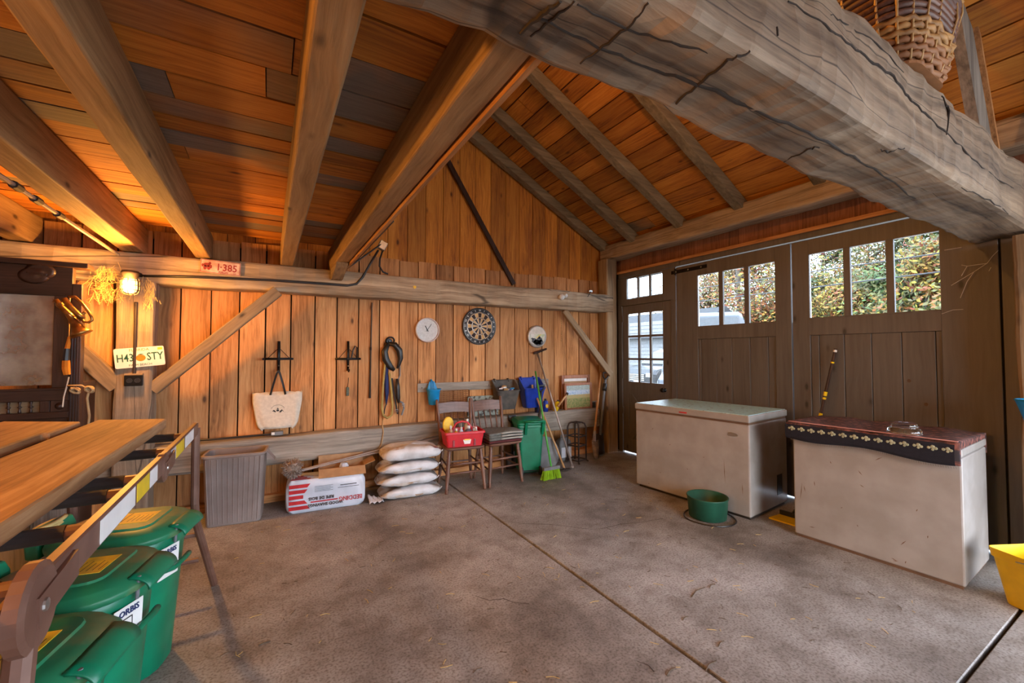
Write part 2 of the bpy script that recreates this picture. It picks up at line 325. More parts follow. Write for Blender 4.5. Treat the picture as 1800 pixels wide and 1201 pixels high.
def mirror():
    m, nt, b = newmat('dusty_mirror'); L = nt.links; N = nt.nodes.new
    o = nt.nodes['Material Output']; g = N('ShaderNodeBsdfGlossy'); g.inputs['Roughness'].default_value = .12; g.inputs[0].default_value = (.8, .8, .78, 1)
    tc = N('ShaderNodeTexCoord'); n = N('ShaderNodeTexNoise'); n.inputs['Scale'].default_value = 9; n.inputs['Detail'].default_value = 8; L.new(tc.outputs['Object'], n.inputs['Vector'])
    r = ramp(nt, [(.35, (.15, .142, .10)), (.65, (.33, .315, .235))]); L.new(n.outputs[0], r.inputs[0]); L.new(r.outputs[0], b.inputs['Base Color']); b.inputs['Roughness'].default_value = .9
    mx = N('ShaderNodeMixShader'); mx.inputs[0].default_value = .62; L.new(g.outputs[0], mx.inputs[1]); L.new(b.outputs[0], mx.inputs[2]); L.new(mx.outputs[0], o.inputs[0]); return m
MT['mirror'] = mirror()
def leafmat(name, c):
    m, nt, b = newmat(name); oi = nt.nodes.new('ShaderNodeNewGeometry'); h = nt.nodes.new('ShaderNodeHueSaturation'); h.inputs['Color'].default_value = (*c, 1)
    mr = nt.nodes.new('ShaderNodeMapRange'); mr.inputs[3].default_value = .55; mr.inputs[4].default_value = 1.35
    mh = nt.nodes.new('ShaderNodeMapRange'); mh.inputs[3].default_value = .47; mh.inputs[4].default_value = .53
    nt.links.new(oi.outputs['Random Per Island'], mr.inputs[0]); nt.links.new(mr.outputs[0], h.inputs['Value']); nt.links.new(oi.outputs['Random Per Island'], mh.inputs[0]); nt.links.new(mh.outputs[0], h.inputs['Hue'])
    nt.links.new(h.outputs[0], b.inputs['Base Color']); b.inputs['Roughness'].default_value = .7
    b.inputs['Subsurface Weight'].default_value = 0
    return m
# ================================================================ STRUCTURE
from mathutils import noise as mn
def hewn(p0, p1, w, h, amp=.012, seed=0, up=(0, 0, 1), step=.09, rr=.022, wav=.0, mb=None, taper=1.0):
    p0, p1, up = V(p0), V(p1), V(up); d = p1 - p0; ln = d.length; d.normalize(); a = d.cross(up).normalized(); b = a.cross(d)
    n = max(2, int(ln / step)); rings = []
    base = rrect(w, h, rr, 2); extra = []
    for i in range(len(base)):                           # a few points along the long sides
        x0, y0 = base[i]; x1, y1 = base[(i + 1) % len(base)]; extra.append((x0, y0)); L_ = math.hypot(x1 - x0, y1 - y0)
        if L_ > .06: extra += [(x0 + (x1 - x0) * t, y0 + (y1 - y0) * t) for t in (.33, .67)]
    for i in range(n + 1):
        t = i / n; c = p0 + d * (ln * t) + b * (wav * math.sin(t * 5.1 + seed)) ; k = 1 + (taper - 1) * t; ring = []
        for x, y in extra:
            q = V(x * 5 + seed * 3.1, y * 5 - seed, t * ln * 2.3); q2 = V(x * 14 + seed, y * 14, t * ln * 9 + seed)
            f = 1 + (mn.noise(q) * amp + mn.noise(q2) * amp * .45) / max(.04, math.hypot(x, y))
            ring.append(c + a * (x * f * k) + b * (y * f * k))
        rings.append(ring)
    return (mb or MB()).loft(rings)
XD, YB = 4.40, 4.64                                       # inner face of the door wall, face of the wall boards
TAN = math.tan(math.radians(27.7)); RX, RZ0 = 4.2, 2.90    # underside of the rafters passes (RX, RZ0)
def raf_z(x): return RZ0 + (RX - x) * TAN
DECK = .125 / math.cos(math.radians(27.7))
# --- floor: four concrete slabs with open joints
fl = struct('floor')
for x0, x1 in ((-4.45, 1.691), (1.709, 4.50)):
    for y0, y1 in ((-3.2, .602), (.618, 4.70)):
        obj('slab', MB().box(x0, x1, y0, y1, -.12, 0), MT['concrete'], fl, bevel=.004)
obj('joint_bed', MB().box(-4.45, 4.5, -3.2, 4.7, -.16, -.03), MT['soil'], fl)
def ribbon(pts, w, z=.0008):
    mb = MB(); P = [V(p.x, p.y, z) for p in pts]
    for i in range(len(P) - 1):
        d = (P[i + 1] - P[i]).normalized(); s = V(-d.y, d.x, 0); w0 = w * (.5 + .5 * ((i * 7) % 5) / 4); w1 = w * (.5 + .5 * (((i + 1) * 7) % 5) / 4)
        mb.add([P[i] - s * w0, P[i] + s * w0, P[i + 1] + s * w1, P[i + 1] - s * w1], [(0, 3, 2, 1)])
    return mb
for pts in ([(893, 918), (925, 921), (960, 922), (985, 924), (1020, 929), (1045, 931), (1062, 929), (1090, 922), (1130, 918), (1165, 912)],
            [(835, 1048), (860, 1056), (885, 1053), (905, 1060), (930, 1062)], [(1120, 1163), (1140, 1170), (1150, 1182)]):
    obj('crack', ribbon([PZ(*p) for p in pts], .003), MT['crack'], fl)
g = MB().box(-40, 60, -40, 60, -.5, -.17); gr = obj('ground', g, MT['gravel']); gr['kind'] = 'structure'
# --- back wall boards
wb_ = struct('wall_back')
gx = [-4.4 + .22 * i for i in range(15)] + [-1.1, -.875, -.677, -.459, -.243, -.032, .184, .397, .605, .818, 1.036, 1.249, 1.462, 1.675, 1.892, 2.102, 2.317, 2.525, 2.743, 2.955, 3.168, 3.368, 3.578, 3.798, 3.999, 4.208, 4.44]
for a, b in zip(gx, gx[1:]):
    if b - a < .1: continue
    g_ = .0045 + .0025 * RND.random(); y = YB + .004 * RND.random()
    obj('board', MB().box(a + g_, b - g_, y, YB + .028, 0, 2.448 + RND.uniform(-.012, .012)), wd['pineZ'], wb_)
ux = [-4.4 + .225 * i for i in range(24)] + [.932, 1.125, 1.343, 1.556, 1.772, 1.984, 2.196, 2.41, 2.625, 2.831, 3.042, 3.249, 3.45, 3.659, 3.863, 4.069, 4.25, 4.44]
for a, b in zip(ux, ux[1:]):
    if b - a < .08: continue
    za = min(raf_z(a), raf_z(-a)) + DECK - .01; zb = min(raf_z(b), raf_z(-b)) + DECK - .01
    y = YB + .030 + .003 * RND.random(); h_ = .003
    if b > 4.2: za = min(za, 3.0); zb = min(zb, 2.95)
    obj('board', MB().add([(a + h_, y, 2.40), (b - h_, y, 2.40), (b - h_, y, zb), (a + h_, y, za), (a + h_, y + .025, 2.40), (b - h_, y + .025, 2.40), (b - h_, y + .025, zb), (a + h_, y + .025, za)],
        [(0, 1, 2, 3), (5, 4, 7, 6), (0, 4, 5, 1), (1, 5, 6, 2), (2, 6, 7, 3), (3, 7, 4, 0)]), wd['gable'], wb_)
bk = MB().prism([(-4.5, -.1), (4.5, -.1), (4.5, 2.95), (0, raf_z(0) + .2), (-4.5, 2.95)], .03, R_WALL, (0, 4.745, 0)); obj('sheathing', bk, MT['dark'], wb_)
obj('sill', MB().box(-4.3, 4.1, 4.575, 4.636, 0, .07), wd['pineX'], wb_)
# --- left and front walls, out of the picture; the front is boarded on the left and open on the right, an opening assumed for its daylight
wl = struct('wall_left')
for i in range(18):
    obj('board', MB().box(-4.46, -4.43, -3.2 + i * .44 + .004, -3.2 + (i + 1) * .44 - .004, 0, 2.95), wd['pineZ'], wl)
wf = struct('wall_front')
for i in range(24):
    x = -4.42 + i * .22; obj('board', MB().box(x + .003, x + .217, -3.24, -3.21, 0, min(raf_z(x), raf_z(-x - .22)) + DECK - .02), wd['pineZ'], wf)
obj('gable_sheathing', MB().prism([(.86, 2.5), (4.5, 2.5), (4.5, 2.85), (.86, raf_z(.86))], .03, R_WALL, (0, -3.21, 0)), wd['pineZ'], wf)
# --- loft floor seen from below
cl = struct('ceiling_loft')
y = .93; ZL = 2.452
lr = random.Random(21)
while y < 4.40:
    w = lr.uniform(.15, .235)
    cut = lr.choice([None, None, lr.uniform(-1.6, .2)])
    segs = [(-4.4, .66)] if cut is None else [(-4.4, cut - .002), (cut + .002, .66)]
    for a, b in segs:
        obj('plank', MB().box(a, b, y + .005, min(y + w, 4.41) - .005, ZL + lr.uniform(0, .005), ZL + .03), wd['loft'], cl)
    y += w
obj('underlay', MB().box(-4.4, .66, .93, 4.42, ZL + .034, ZL + .05), MT['dark'], cl)
# --- roof deck
rf = struct('ceiling_roof')
sl_ = math.radians(27.7); sdir = V(-math.cos(sl_), 0, math.sin(sl_)); nrm = V(math.sin(sl_), 0, math.cos(sl_))
p_e = V(4.75, 0, raf_z(4.75)) + nrm * .125; s = 0.0; rr_ = random.Random(5)
while s < 5.35:
    w = rr_.uniform(.17, .235); w = min(w, 5.36 - s)
    cut = rr_.choice([None, rr_.uniform(1.2, 4.0)])
    for a, b in ([(-3.3, 4.72)] if cut is None else [(-3.3, cut - .003), (cut + .003, 4.72)]):
        q0 = p_e + sdir * (s + .006); q1 = p_e + sdir * (s + w - .006); t = nrm * .025
        vs = [V(q.x, yy, q.z) + k for k in (V(0, 0, 0), t) for q in (q0, q1) for yy in (a, b)]
        obj('plank', MB().add(vs, [(0, 1, 3, 2), (4, 6, 7, 5), (0, 4, 5, 1), (2, 3, 7, 6), (0, 2, 6, 4), (1, 5, 7, 3)]), wd['roof'], rf)
    s += w
u = p_e + nrm * .03; r0 = V(0, 0, raf_z(0)) + nrm * .2
obj('roof_felt', MB().prism([(5.1, raf_z(5.1) + DECK + .04), (0, raf_z(0) + DECK + .04), (-5.1, raf_z(5.1) + DECK + .04), (-5.1, raf_z(5.1) + DECK + .07), (0, raf_z(0) + DECK + .08), (5.1, raf_z(5.1) + DECK + .07)], 8.1, R_WALL, (0, 4.78, 0)), MT['dark'], rf)
# --- door wall
wr = struct('wall_right')
ZT = 2.565
for i in range(34):
    a = 4.56 - i * .21; obj('board', MB().box(4.425, 4.45, a - .207, a, ZT + .01, 2.78), wd['short'], wr)
obj('sheathing', MB().box(4.453, 4.475, -3.2, 4.72, ZT + .01, 3.0), MT['dark'], wr)
obj('header_strip', MB().box(4.375, 4.425, .60, 4.47, ZT - .012, ZT + .022), wd['shortY'] if 'shortY' in wd else wd['pineY'], wr)
obj('header', MB().box(4.40, 4.452, .60, 4.47, ZT - .07, ZT - .013), wd['door'], wr)
for i in range(3):                                        # wall nearer than the doors, out of the picture: a few boards, then a second open doorway, assumed for its daylight
    a = .45 - i * .2; obj('board', MB().box(4.42, 4.45, a - .197, a, 0, ZT), wd['short'], wr)
def dpt(px, py): q = PX(px, py, XD); return q.y, q.z
def slab_yz(mb, y0, y1, z0, z1, x0=XD, x1=XD + .04): return mb.box(x0, x1, min(y0, y1), max(y0, y1), min(z0, z1), max(z0, z1))
def panes(parent, y0, y1, z0, z1, ny, nz, mw=.028, xa=.006, xb=.034):
    """muntins and glass panes filling an opening"""
    y0, y1 = min(y0, y1), max(y0, y1); dy = (y1 - y0) / ny; dz = (z1 - z0) / nz
    for i in range(1, ny): obj('muntin', slab_yz(MB(), y0 + i * dy - mw / 2, y0 + i * dy + mw / 2, z0, z1, XD + xa, XD + xb), wd['door'], parent)
    for j in range(1, nz): obj('muntin', slab_yz(MB(), y0, y1, z0 + j * dz - mw / 2, z0 + j * dz + mw / 2, XD + xa + .001, XD + xb - .001), wd['door'], parent)
    for i in range(ny):
        for j in range(nz): obj('pane', slab_yz(MB(), y0 + i * dy + .004, y0 + (i + 1) * dy - .004, z0 + j * dz + .004, z0 + (j + 1) * dz - .004, XD + .018, XD + .022), MT['glass'], parent)
def framed(parent, Y0, Y1, Z0, Z1, oy0, oy1, oz0, oz1, names=('stile', 'rail')):
    """stiles and rails around an opening"""
    obj(names[0], slab_yz(MB(), Y0, oy0, Z0, Z1), wd['door'], parent, bevel=.003)
    obj(names[0], slab_yz(MB(), oy1, Y1, Z0, Z1), wd['door'], parent, bevel=.003)
    obj(names[1], slab_yz(MB(), oy0, oy1, oz1, Z1), wd['door'], parent)
    obj(names[1], slab_yz(MB(), oy0, oy1, Z0, oz0), wd['door'], parent)
# window_1: transom with its frame and the jambs of the small door
DT = ZT - .075
w1 = struct('window_1')
ty1, tz1 = dpt(1100.8, 490.8); ty0, tz0 = dpt(1164, 516.7); tz1 = (tz1 + dpt(1164, 478)[1]) / 2; tz0 = (tz0 + dpt(1100.8, 526.7)[1]) / 2
framed(w1, 3.48, 4.48, 2.085, DT, ty0, ty1, tz0, tz1, ('jamb', 'rail')); panes(w1, ty0, ty1, tz0, tz1, 3, 1); obj('light_stop', slab_yz(MB(), 3.50, 4.46, 2.06, 2.11, XD + .041, XD + .05), MT['dark'], w1)  # dark strip added to block daylight between transom and small door
obj('jamb', slab_yz(MB(), 4.405, 4.48, 0, 2.085), wd['door'], w1, bevel=.003); obj('jamb', slab_yz(MB(), 3.48, 3.555, 0, 2.085), wd['door'], w1, bevel=.003)
# door_1: small door, nine panes over a crossbuck panel
d1 = struct('door_1')
gy1, gz1 = dpt(1103, 552.5); gy0, gz0 = dpt(1165, 675); gz0 = (gz0 + dpt(1103, 670.8)[1]) / 2; gz1 = (gz1 + dpt(1165, 546)[1]) / 2
Y0, Y1, Z1 = 3.56, 4.40, 2.08
obj('stile', slab_yz(MB(), Y0, gy0, .02, Z1, XD + .01), wd['door'], d1, bevel=.003); obj('stile', slab_yz(MB(), gy1, Y1, .02, Z1, XD + .01), wd['door'], d1, bevel=.003)
obj('rail', slab_yz(MB(), gy0, gy1, gz1, Z1, XD + .01), wd['door'], d1); obj('rail', slab_yz(MB(), gy0, gy1, .84, gz0, XD + .01), wd['door'], d1); obj('rail', slab_yz(MB(), gy0, gy1, .02, .2, XD + .01), wd['door'], d1)
panes(d1, gy0, gy1, gz0, gz1, 3, 3)
obj('panel', slab_yz(MB(), gy0, gy1, .2, .84, XD + .025, XD + .045), wd['door'], d1)
for a, b in (((gy0, .2), (gy1, .84)), ((gy1, .2), (gy0, .84))):
    obj('cross_brace', MB().bar((XD + .019, a[0], a[1]), (XD + .019, b[0], b[1]), .085, .014, up=(1, 0, 0)), wd['door'], d1)
ky, kz = dpt(1168, 686)
obj('knob', MB().lathe([(.004, 0), (.026, 0), (.026, .006), (.011, .012), (.011, .03), (.026, .036), (.03, .05), (.024, .064), (.002, .068)], 16, (XD + .008, ky, kz), rot_axis('Y', -90)), MT['black'], d1, smooth=True)
for z in (.55, 1.05, 1.85): obj('hinge', slab_yz(MB(), 4.385, 4.412, z, z + .09, XD - .004, XD + .012), wd['door'], d1)
# door_2 / door_3: big swing doors, three panes over vertical boards
def big_door(name, Y0, Y1, win, gaps, pl, pr, zr, knots=()):
    d = struct(name); (wy1, wz1), (wy0, wz0) = win
    framed(d, Y0, Y1, .02, DT - .012, wy0, wy1, wz0, wz1)
    # lower opening is a rail in `framed`; board panel stands proud of nothing, so it replaces that rail below zr
    low = [c for c in d.children if c.name.startswith('rail')][-1]; me = low.data
    for v in me.vertices:
        if v.co.z < wz0 - .01: v.co.z = zr
    ys = [pl] + gaps + [pr]
    for a, b in zip(ys, ys[1:]): obj('board', slab_yz(MB(), a - .0022, b + .0022, .03, zr - .002, XD + .010, XD + .034), wd['door'], d, bevel=.003)
    # stile fillers between the window stiles and the board panel
    obj('rail', slab_yz(MB(), pr, wy0 + .001, .03, zr, XD + .002, XD + .038) if pr > wy0 else slab_yz(MB(), wy0, wy0 + .002, .03, zr), wd['door'], d)
    obj('backing', slab_yz(MB(), Y0 - .004, Y1 + .004, .03, wz0 - .02, XD + .0405, XD + .046), MT['dark'], d)  # dark sheets added to block daylight through the board gaps and door seam
    obj('backing', slab_yz(MB(), Y0 - .004, Y0 + .03, .03, DT - .02, XD + .041, XD + .046), MT['dark'], d)
    panes(d, wy0, wy1, wz0, wz1, 3, 1, mw=.05)
    obj('sill_lip', slab_yz(MB(), wy0, wy1, wz0 - .002, wz0 + .012, XD - .006, XD + .006), wd['door'], d)
    return d
yy = lambda px: PX(px, 640, XD).y
D2 = big_door('door_2', 2.143, 3.47, ((3.171, 2.332), (2.291, 1.714)), [yy(p) for p in (1231.6, 1258.8, 1286, 1318, 1350)], 3.171, 2.291, 1.575)
D3 = big_door('door_3', .797, 2.131, ((1.982, 2.339), (1.093, 1.725)), [yy(p) for p in (1440, 1484, 1532, 1585, 1645)], 1.982, 1.093, 1.575)
h0 = PX(1180, 481, XD); h1 = PX(1243, 466.5, XD); zz = (h0.z + h1.z) / 2
obj('strap_hinge', slab_yz(MB(), h1.y, h0.y, zz - .022, zz + .022, XD - .008, XD), MT['black'], D2, bevel=.004)
obj('hinge_pin', MB().tube([(XD - .012, 3.475, zz - .04), (XD - .012, 3.475, zz + .04)], .012, 8), MT['black'], D2)
for t in (.15, .5, .85): obj('bolt', MB().lathe([(.009, 0), (.008, .005), (.001, .007)], 8, (XD - .008, h0.y + (h1.y - h0.y) * t, zz), rot_axis('Y', -90)), MT['steel'], D2)
for px, py, r in ((1671, 589, .022), (1671, 651, .026), (1598, 669.5, .014), (1628, 711, .014), (1728, 647, .01)):
    q = PX(px, py, XD + .008); obj('knot', MB().prism(circ(r, 14, r * .85), .003, rot_axis('Y', -90), (XD + .0105, q.y, q.z)), wd['shadeknot'] if 'shadeknot' in wd else plain('knot_wood', (.10, .055, .03), .6), D3)
tr = struct('trim_1'); obj('corner_light_stop', slab_yz(MB(), 4.435, 4.72, 0, ZT + .02, XD + .045, XD + .06), MT['dark'], tr); obj('jamb_board', slab_yz(MB(), .70, .785, 0, ZT - .02, XD + .004, XD + .045), wd['door'], tr); obj('jamb_backing', slab_yz(MB(), .30, .80, 0, ZT, XD + .05, XD + .06), MT['dark'], tr)  # the dark corner piece is added to block daylight beside the jamb

# ================================================================ TIMBERS
def timber(name, mb, mat, label, cat='beam', group=None, smooth=False): return tag(obj(name, mb, mat, smooth=smooth), label, cat, group)
timber('wall_beam', hewn((-4.4, 4.525, 2.105), (4.255, 4.525, 2.105), .20, .25, .012, 3, wav=.008), wd['hewnX'], 'long hewn timber beam across the board wall above the dartboard')
timber('lower_wall_beam', hewn((-4.4, 4.535, .51), (4.0, 4.535, .51), .19, .25, .012, 9, wav=.008), wd['grayX'], 'weathered grey timber running low along the wall behind the chairs')
tmb = hewn((-4.4, .765, 2.385), (4.38, .765, 2.385), .31, .385, .03, 14, step=.07, rr=.03, wav=.006)
tb_ = thing('tie_beam', 'massive hewn tie beam crossing overhead with axe marks and long cracks', 'beam')
obj('timber', tmb, wd['tie'], tb_)
from mathutils.bvhtree import BVHTree
tbv = BVHTree.FromPolygons([V(p) for p in tmb.v], tmb.f)
def on_tie(px, py):
    h = tbv.ray_cast(CAM, ray(px, py).normalized()); return h[0]
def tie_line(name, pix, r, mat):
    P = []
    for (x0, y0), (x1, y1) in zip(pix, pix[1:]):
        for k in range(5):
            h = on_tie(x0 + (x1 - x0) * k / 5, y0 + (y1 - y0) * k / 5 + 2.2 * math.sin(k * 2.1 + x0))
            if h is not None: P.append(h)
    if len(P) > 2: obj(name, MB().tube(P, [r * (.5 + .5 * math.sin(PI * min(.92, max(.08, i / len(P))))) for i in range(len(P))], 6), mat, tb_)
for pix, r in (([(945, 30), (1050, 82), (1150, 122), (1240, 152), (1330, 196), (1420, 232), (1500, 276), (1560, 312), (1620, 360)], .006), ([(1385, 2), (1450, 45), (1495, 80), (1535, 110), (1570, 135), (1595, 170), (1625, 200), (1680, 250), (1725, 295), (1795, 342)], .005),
               ([(1015, 8), (1085, 45), (1180, 75), (1260, 95)], .004), ([(1140, 4), (1112, 40), (1060, 82), (1010, 118)], .005), ([(1318, 92), (1280, 105), (1225, 150), (1180, 188)], .006), ([(985, 4), (955, 22), (905, 66)], .007), ([(1010, 4), (965, 38), (925, 72)], .004),  # crosswise lines: shade in the axe-cut creases, drawn as dark strips
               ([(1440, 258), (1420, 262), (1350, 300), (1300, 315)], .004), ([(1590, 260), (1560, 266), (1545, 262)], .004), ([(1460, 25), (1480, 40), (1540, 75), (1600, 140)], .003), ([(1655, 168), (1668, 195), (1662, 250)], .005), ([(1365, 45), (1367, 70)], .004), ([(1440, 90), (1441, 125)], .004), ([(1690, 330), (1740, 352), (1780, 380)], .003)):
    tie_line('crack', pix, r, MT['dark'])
timber('wall_plate', hewn((4.31, -3.2, 2.86), (4.31, 4.63, 2.86), .22, .21, .012, 5), wd['hewnY'], 'timber wall plate above the big doors carrying the rafter feet')
po = thing('lamp_post', 'square timber post with peeling bark under the caged lamp', 'post', (-.925, 4.45, 0))
obj('timber', hewn((0, 0, 0), (0, 0, 1.975), .235, .18, .012, 2, up=(0, 1, 0)), wd['post'], po)
timber('corner_post', hewn((4.245, 4.53, 0), (4.245, 4.53, 2.752), .20, .19, .01, 4, up=(0, 1, 0)), wd['oldZ'], 'brown corner post beside the small glazed door', 'post')
timber('door_post', hewn((4.29, .575, 0), (4.29, .575, 2.17), .22, .24, .012, 8, up=(0, 1, 0)), wd['oldZ'], 'brown post standing beyond the big doors under the tie beam', 'post')
JB = 2.228
for x0, x1, lab in ((.508, .615, 'outer loft joist with a bright orange side and grey underside'), (.08, .187, 'grey sawn loft joist above the tote bag'), (-.558, -.448, 'loft joist with chipped edge ending above the red license plate'),
                    (-1.035, -.90, 'loft joist ending right beside the caged lamp'), (-1.66, -1.53, 'loft joist over the dark sideboard')):
    mbj = hewn(((x0 + x1) / 2, .93, JB + .111), ((x0 + x1) / 2, 4.60, JB + .111), x1 - x0, .222, .005, x0 * 10 + 20, step=.15, rr=.008)
    timber('loft_joist', mbj, wd['joist'], lab, 'joist', 'loft joists')
timber('joist_facing', MB().box(.622, .642, .93, 4.42, JB - .018, ZL + .03), wd['pineY'], 'thin orange facing board fixed to the outer loft joist', 'board')
timber('joist_bracket', MB().prism([(0, 0), (.42, 0), (.36, -.035), (.1, -.10), (0, -.10)], .10, Matrix(((0, 0, 1), (-1, 0, 0), (0, 1, 0))), (.512, 4.42, JB - .004)), wd['oldY'], 'wedge block under the outer joist on the wall beam', 'block')
for yc, lab in ((4.575, 'rafter lying against the gable boards'), (4.0, 'rafter next to the one on the gable wall'), (3.26, 'rafter over the small glazed door'), (2.53, 'rafter over the hinged side of the big door'), (1.79, 'rafter half hidden behind the hewn tie beam'),
                (.36, 'rafter beyond the basket'), (-.38, 'rafter over the assumed open front of the barn'), (-1.12, 'outermost rafter over the assumed open front')):
    a = V(4.62, yc, raf_z(4.62)) + nrm * .06; b = V(.02, yc, raf_z(.02)) + nrm * .06
    timber('rafter', hewn(a, b, .10, .118, .007, yc * 7, step=.16, rr=.01), wd['rafter'], lab, 'rafter', 'roof rafters')
def brace(name, a, b, w, t, mat, lab):                    # built along local X so that the grain follows the brace
    a, b = V(a), V(b); o = tag(obj(name, hewn((0, 0, 0), ((b - a).length, 0, 0), t, w, .004, a.x, step=.12, rr=.008), mat), lab, 'brace')
    m = Matrix.Translation(a) @ (b - a).to_track_quat('X', 'Z').to_matrix().to_4x4() @ Matrix.Translation(o.location); o.matrix_world = m; return o
yb = 4.40
brace('post_brace', PY(268, 685, yb), PY(488, 512, yb), .10, .07, wd['oldX'], 'long diagonal brace from the lamp post up to the wall beam')
brace('post_brace', PY(208, 680, yb), PY(120, 600, yb), .12, .07, wd['oldX'], 'short diagonal brace running from the lamp post behind the sideboard')
brace('corner_brace', PY(991, 546, 4.50), PY(1073, 658, 4.42), .085, .06, wd['oldX'], 'diagonal brace from the wall beam end down to the corner post')
timber('gable_brace', MB().bar(PY(783, 275, 4.615), PY(903, 500, 4.615), .055, .03, up=(0, 1, 0)), wd['darkZ'], 'thin dark diagonal strip nailed across the gable boards', 'brace')
a, b = PY(1742, 252, .75), PY(1685, -25, .75)
st = thing('roof_strut', 'wide dark strut board standing on the tie beam behind the basket', 'strut', (a.x, .75, a.z - .27))
obj('board', MB().bar(V(-.10, 0, .02), V(b.x - a.x - .10, 0, b.z - a.z + .27), .22, .05, up=(0, 1, 0)), wd['grayZ'], st)
obj('edge_strip', MB().bar(V(.022, -.01, .04), V(b.x - a.x + .022, -.01, b.z - a.z + .27), .03, .075, up=(0, 1, 0)), wd['pineZ'], st)  # lamplit edge of the board: the orange light is put into its colour
hb = thing('hanger_board', 'weathered grey board screwed to the wall holding the buckets', 'board', PY(733, 682, YB - .002) - V(0, 0, .05))
obj('board', MB().box(0, 1.8, -.022, 0, 0, .10), wd['grayX'], hb, bevel=.003)
for t in (.05, .9, 1.75): obj('nail', MB().lathe([(.006, 0), (.004, .004), (.0, .005)], 8, (t, -.022, .05), R_WALL), MT['iron'], hb)
# ================================================================ FREEZERS AND THEIR NEIGHBOURS
def freezer(name, lab, a, b, depth, h, lid, mats, lidmat):
    a, b = V(a.x, a.y, 0), V(b.x, b.y, 0); w = (b - a).length; ang = math.atan2((b - a).y, (b - a).x)
    t = thing(name, lab, 'freezer', a, ang)                # local +x along the front from a to b, +y away from the front
    return t, w
fa, fb = PZ(1118.4, 854), PZ(1320, 917)
F1, w = freezer('chest_freezer', 'white chest freezer with a mint speckled lid beside the small door', fa, fb, .72, .885, .06, None, None)
obj('body', MB().box(0, w, 0, .72, .025, .80), MT['white'], F1, bevel=.012, seg=2)
ld = obj('lid', MB().box(-.004, w + .004, -.012, .73, .815, .875), MT['white'], F1, bevel=.01, seg=2)
obj('lid_top', MB().box(.008, w - .008, 0, .715, .874, .879), MT['lidtop'], ld)
obj('seal', MB().box(.005, w - .005, .0, .71, .798, .817), MT['rust'], F1)
obj('handle_plate', MB().box(.52, .60, -.016, -.01, .832, .845), MT['redprint'], ld)
obj('badge', MB().prism(circ(.045, 18, .017), .003, R_WALL, (w - .14, 0, .70)), MT['steel'], F1)
obj('foot_rail', MB().box(.02, w - .02, .03, .69, 0, .03), MT['dark'], F1)
vent = obj('vent', MB().box(w - .002, w + .003, .50, .60, .12, .30), MT['black'], F1)
def marks(parent, spots, seed, y=-.0006):
    r = random.Random(seed)
    for x, z, l, ang in spots:
        d = V(math.cos(ang), 0, math.sin(ang)) * l; mb = MB()
        s = V(-d.z, 0, d.x).normalized() * .0014
        p = V(x, y, z); mb.add([p - s, p + d * .5 - s * 2, p + d, p + d * .5 + s * 2], [(0, 1, 2, 3)])
        obj('rust_scratch', mb, MT['rust'], parent)
marks(F1, [(.95, .25, .23, 1.6), (.15, .06, .02, .3), (.2, .62, .03, .8), (1.1, .2, .1, 1.6), (.6, .3, .02, 2.4), (.75, .45, .015, .2), (.4, .5, .02, .5), (.3, .2, .015, 2.)], 1)
ga, gb = PZ(1396.8, 940.8), PZ(1698, 1040)
F2, w2 = freezer('chest_freezer', 'low white chest freezer covered with a patterned rug', ga, gb, .66, .80, .05, None, None)
obj('body', MB().box(0, w2, 0, .62, .02, .775), MT['white'], F2, bevel=.01, seg=2)
obj('lid', MB().box(-.002, w2 + .002, -.006, .63, .78, .83), MT['white'], F2, bevel=.01, seg=2)
obj('foot_rail', MB().box(.012, w2 - .012, .012, .61, 0, .022), MT['rust'], F2)
marks(F2, [(.06, .42, .14, 4.6), (.07, .40, .05, 4.9), (.14, .45, .04, 4.8), (.62, .16, .05, .9), (.58, .045, .03, .2), (.6, .05, .03, 2.8), (.64, .05, .02, 1.2), (.43, .56, .04, 2.2), (.44, .48, .03, 2.6), (.5, .68, .05, .6), (.7, .4, .02, 1.1),
          (.3, .3, .015, .4), (.25, .6, .02, 1.9), (.75, .25, .02, 1.4), (.1, .1, .04, .1), (.4, .2, .015, 2)], 2)
# rug
def rugmat():
    m, nt, b = newmat('woven_rug'); L = nt.links; N = nt.nodes.new
    tc = N('ShaderNodeTexCoord'); n = N('ShaderNodeTexNoise'); n.inputs['Scale'].default_value = 26; n.inputs['Detail'].default_value = 3; L.new(tc.outputs['Object'], n.inputs['Vector'])
    mp = N('ShaderNodeMapping'); mp.inputs['Scale'].default_value = (1, 2.5, 1); L.new(tc.outputs['Object'], mp.inputs[0])
    c = N('ShaderNodeTexChecker'); c.inputs['Scale'].default_value = 15; L.new(mp.outputs[0], c.inputs[0]); c.inputs[1].default_value = (.16, .055, .042, 1); c.inputs[2].default_value = (.035, .028, .032, 1)
    r = ramp(nt, [(.44, (.025, .02, .022)), (.54, (.16, .06, .045)), (.66, (.36, .14, .11))]); L.new(n.outputs[0], r.inputs[0])
    mx = N('ShaderNodeMix'); mx.data_type = 'RGBA'; mx.inputs[0].default_value = .5; L.new(c.outputs[0], mx.inputs[6]); L.new(r.outputs[0], mx.inputs[7])
    L.new(mx.outputs[2], b.inputs['Base Color']); b.inputs['Roughness'].default_value = .95
    return m
rug = thing('rug', 'folded dark rug with flower border draped over the low freezer', 'rug', ga + V(0, 0, .83), F2.rotation_euler.z)
def rtop(u, v): return V(-.03 + (w2 + .05) * u, -.03 + .67 * v, .035 + .006 * math.sin(u * 17 + v * 5) + .005 * math.sin(v * 23) + .004 * math.sin(u * 41))
mb = MB(); n_ = 24
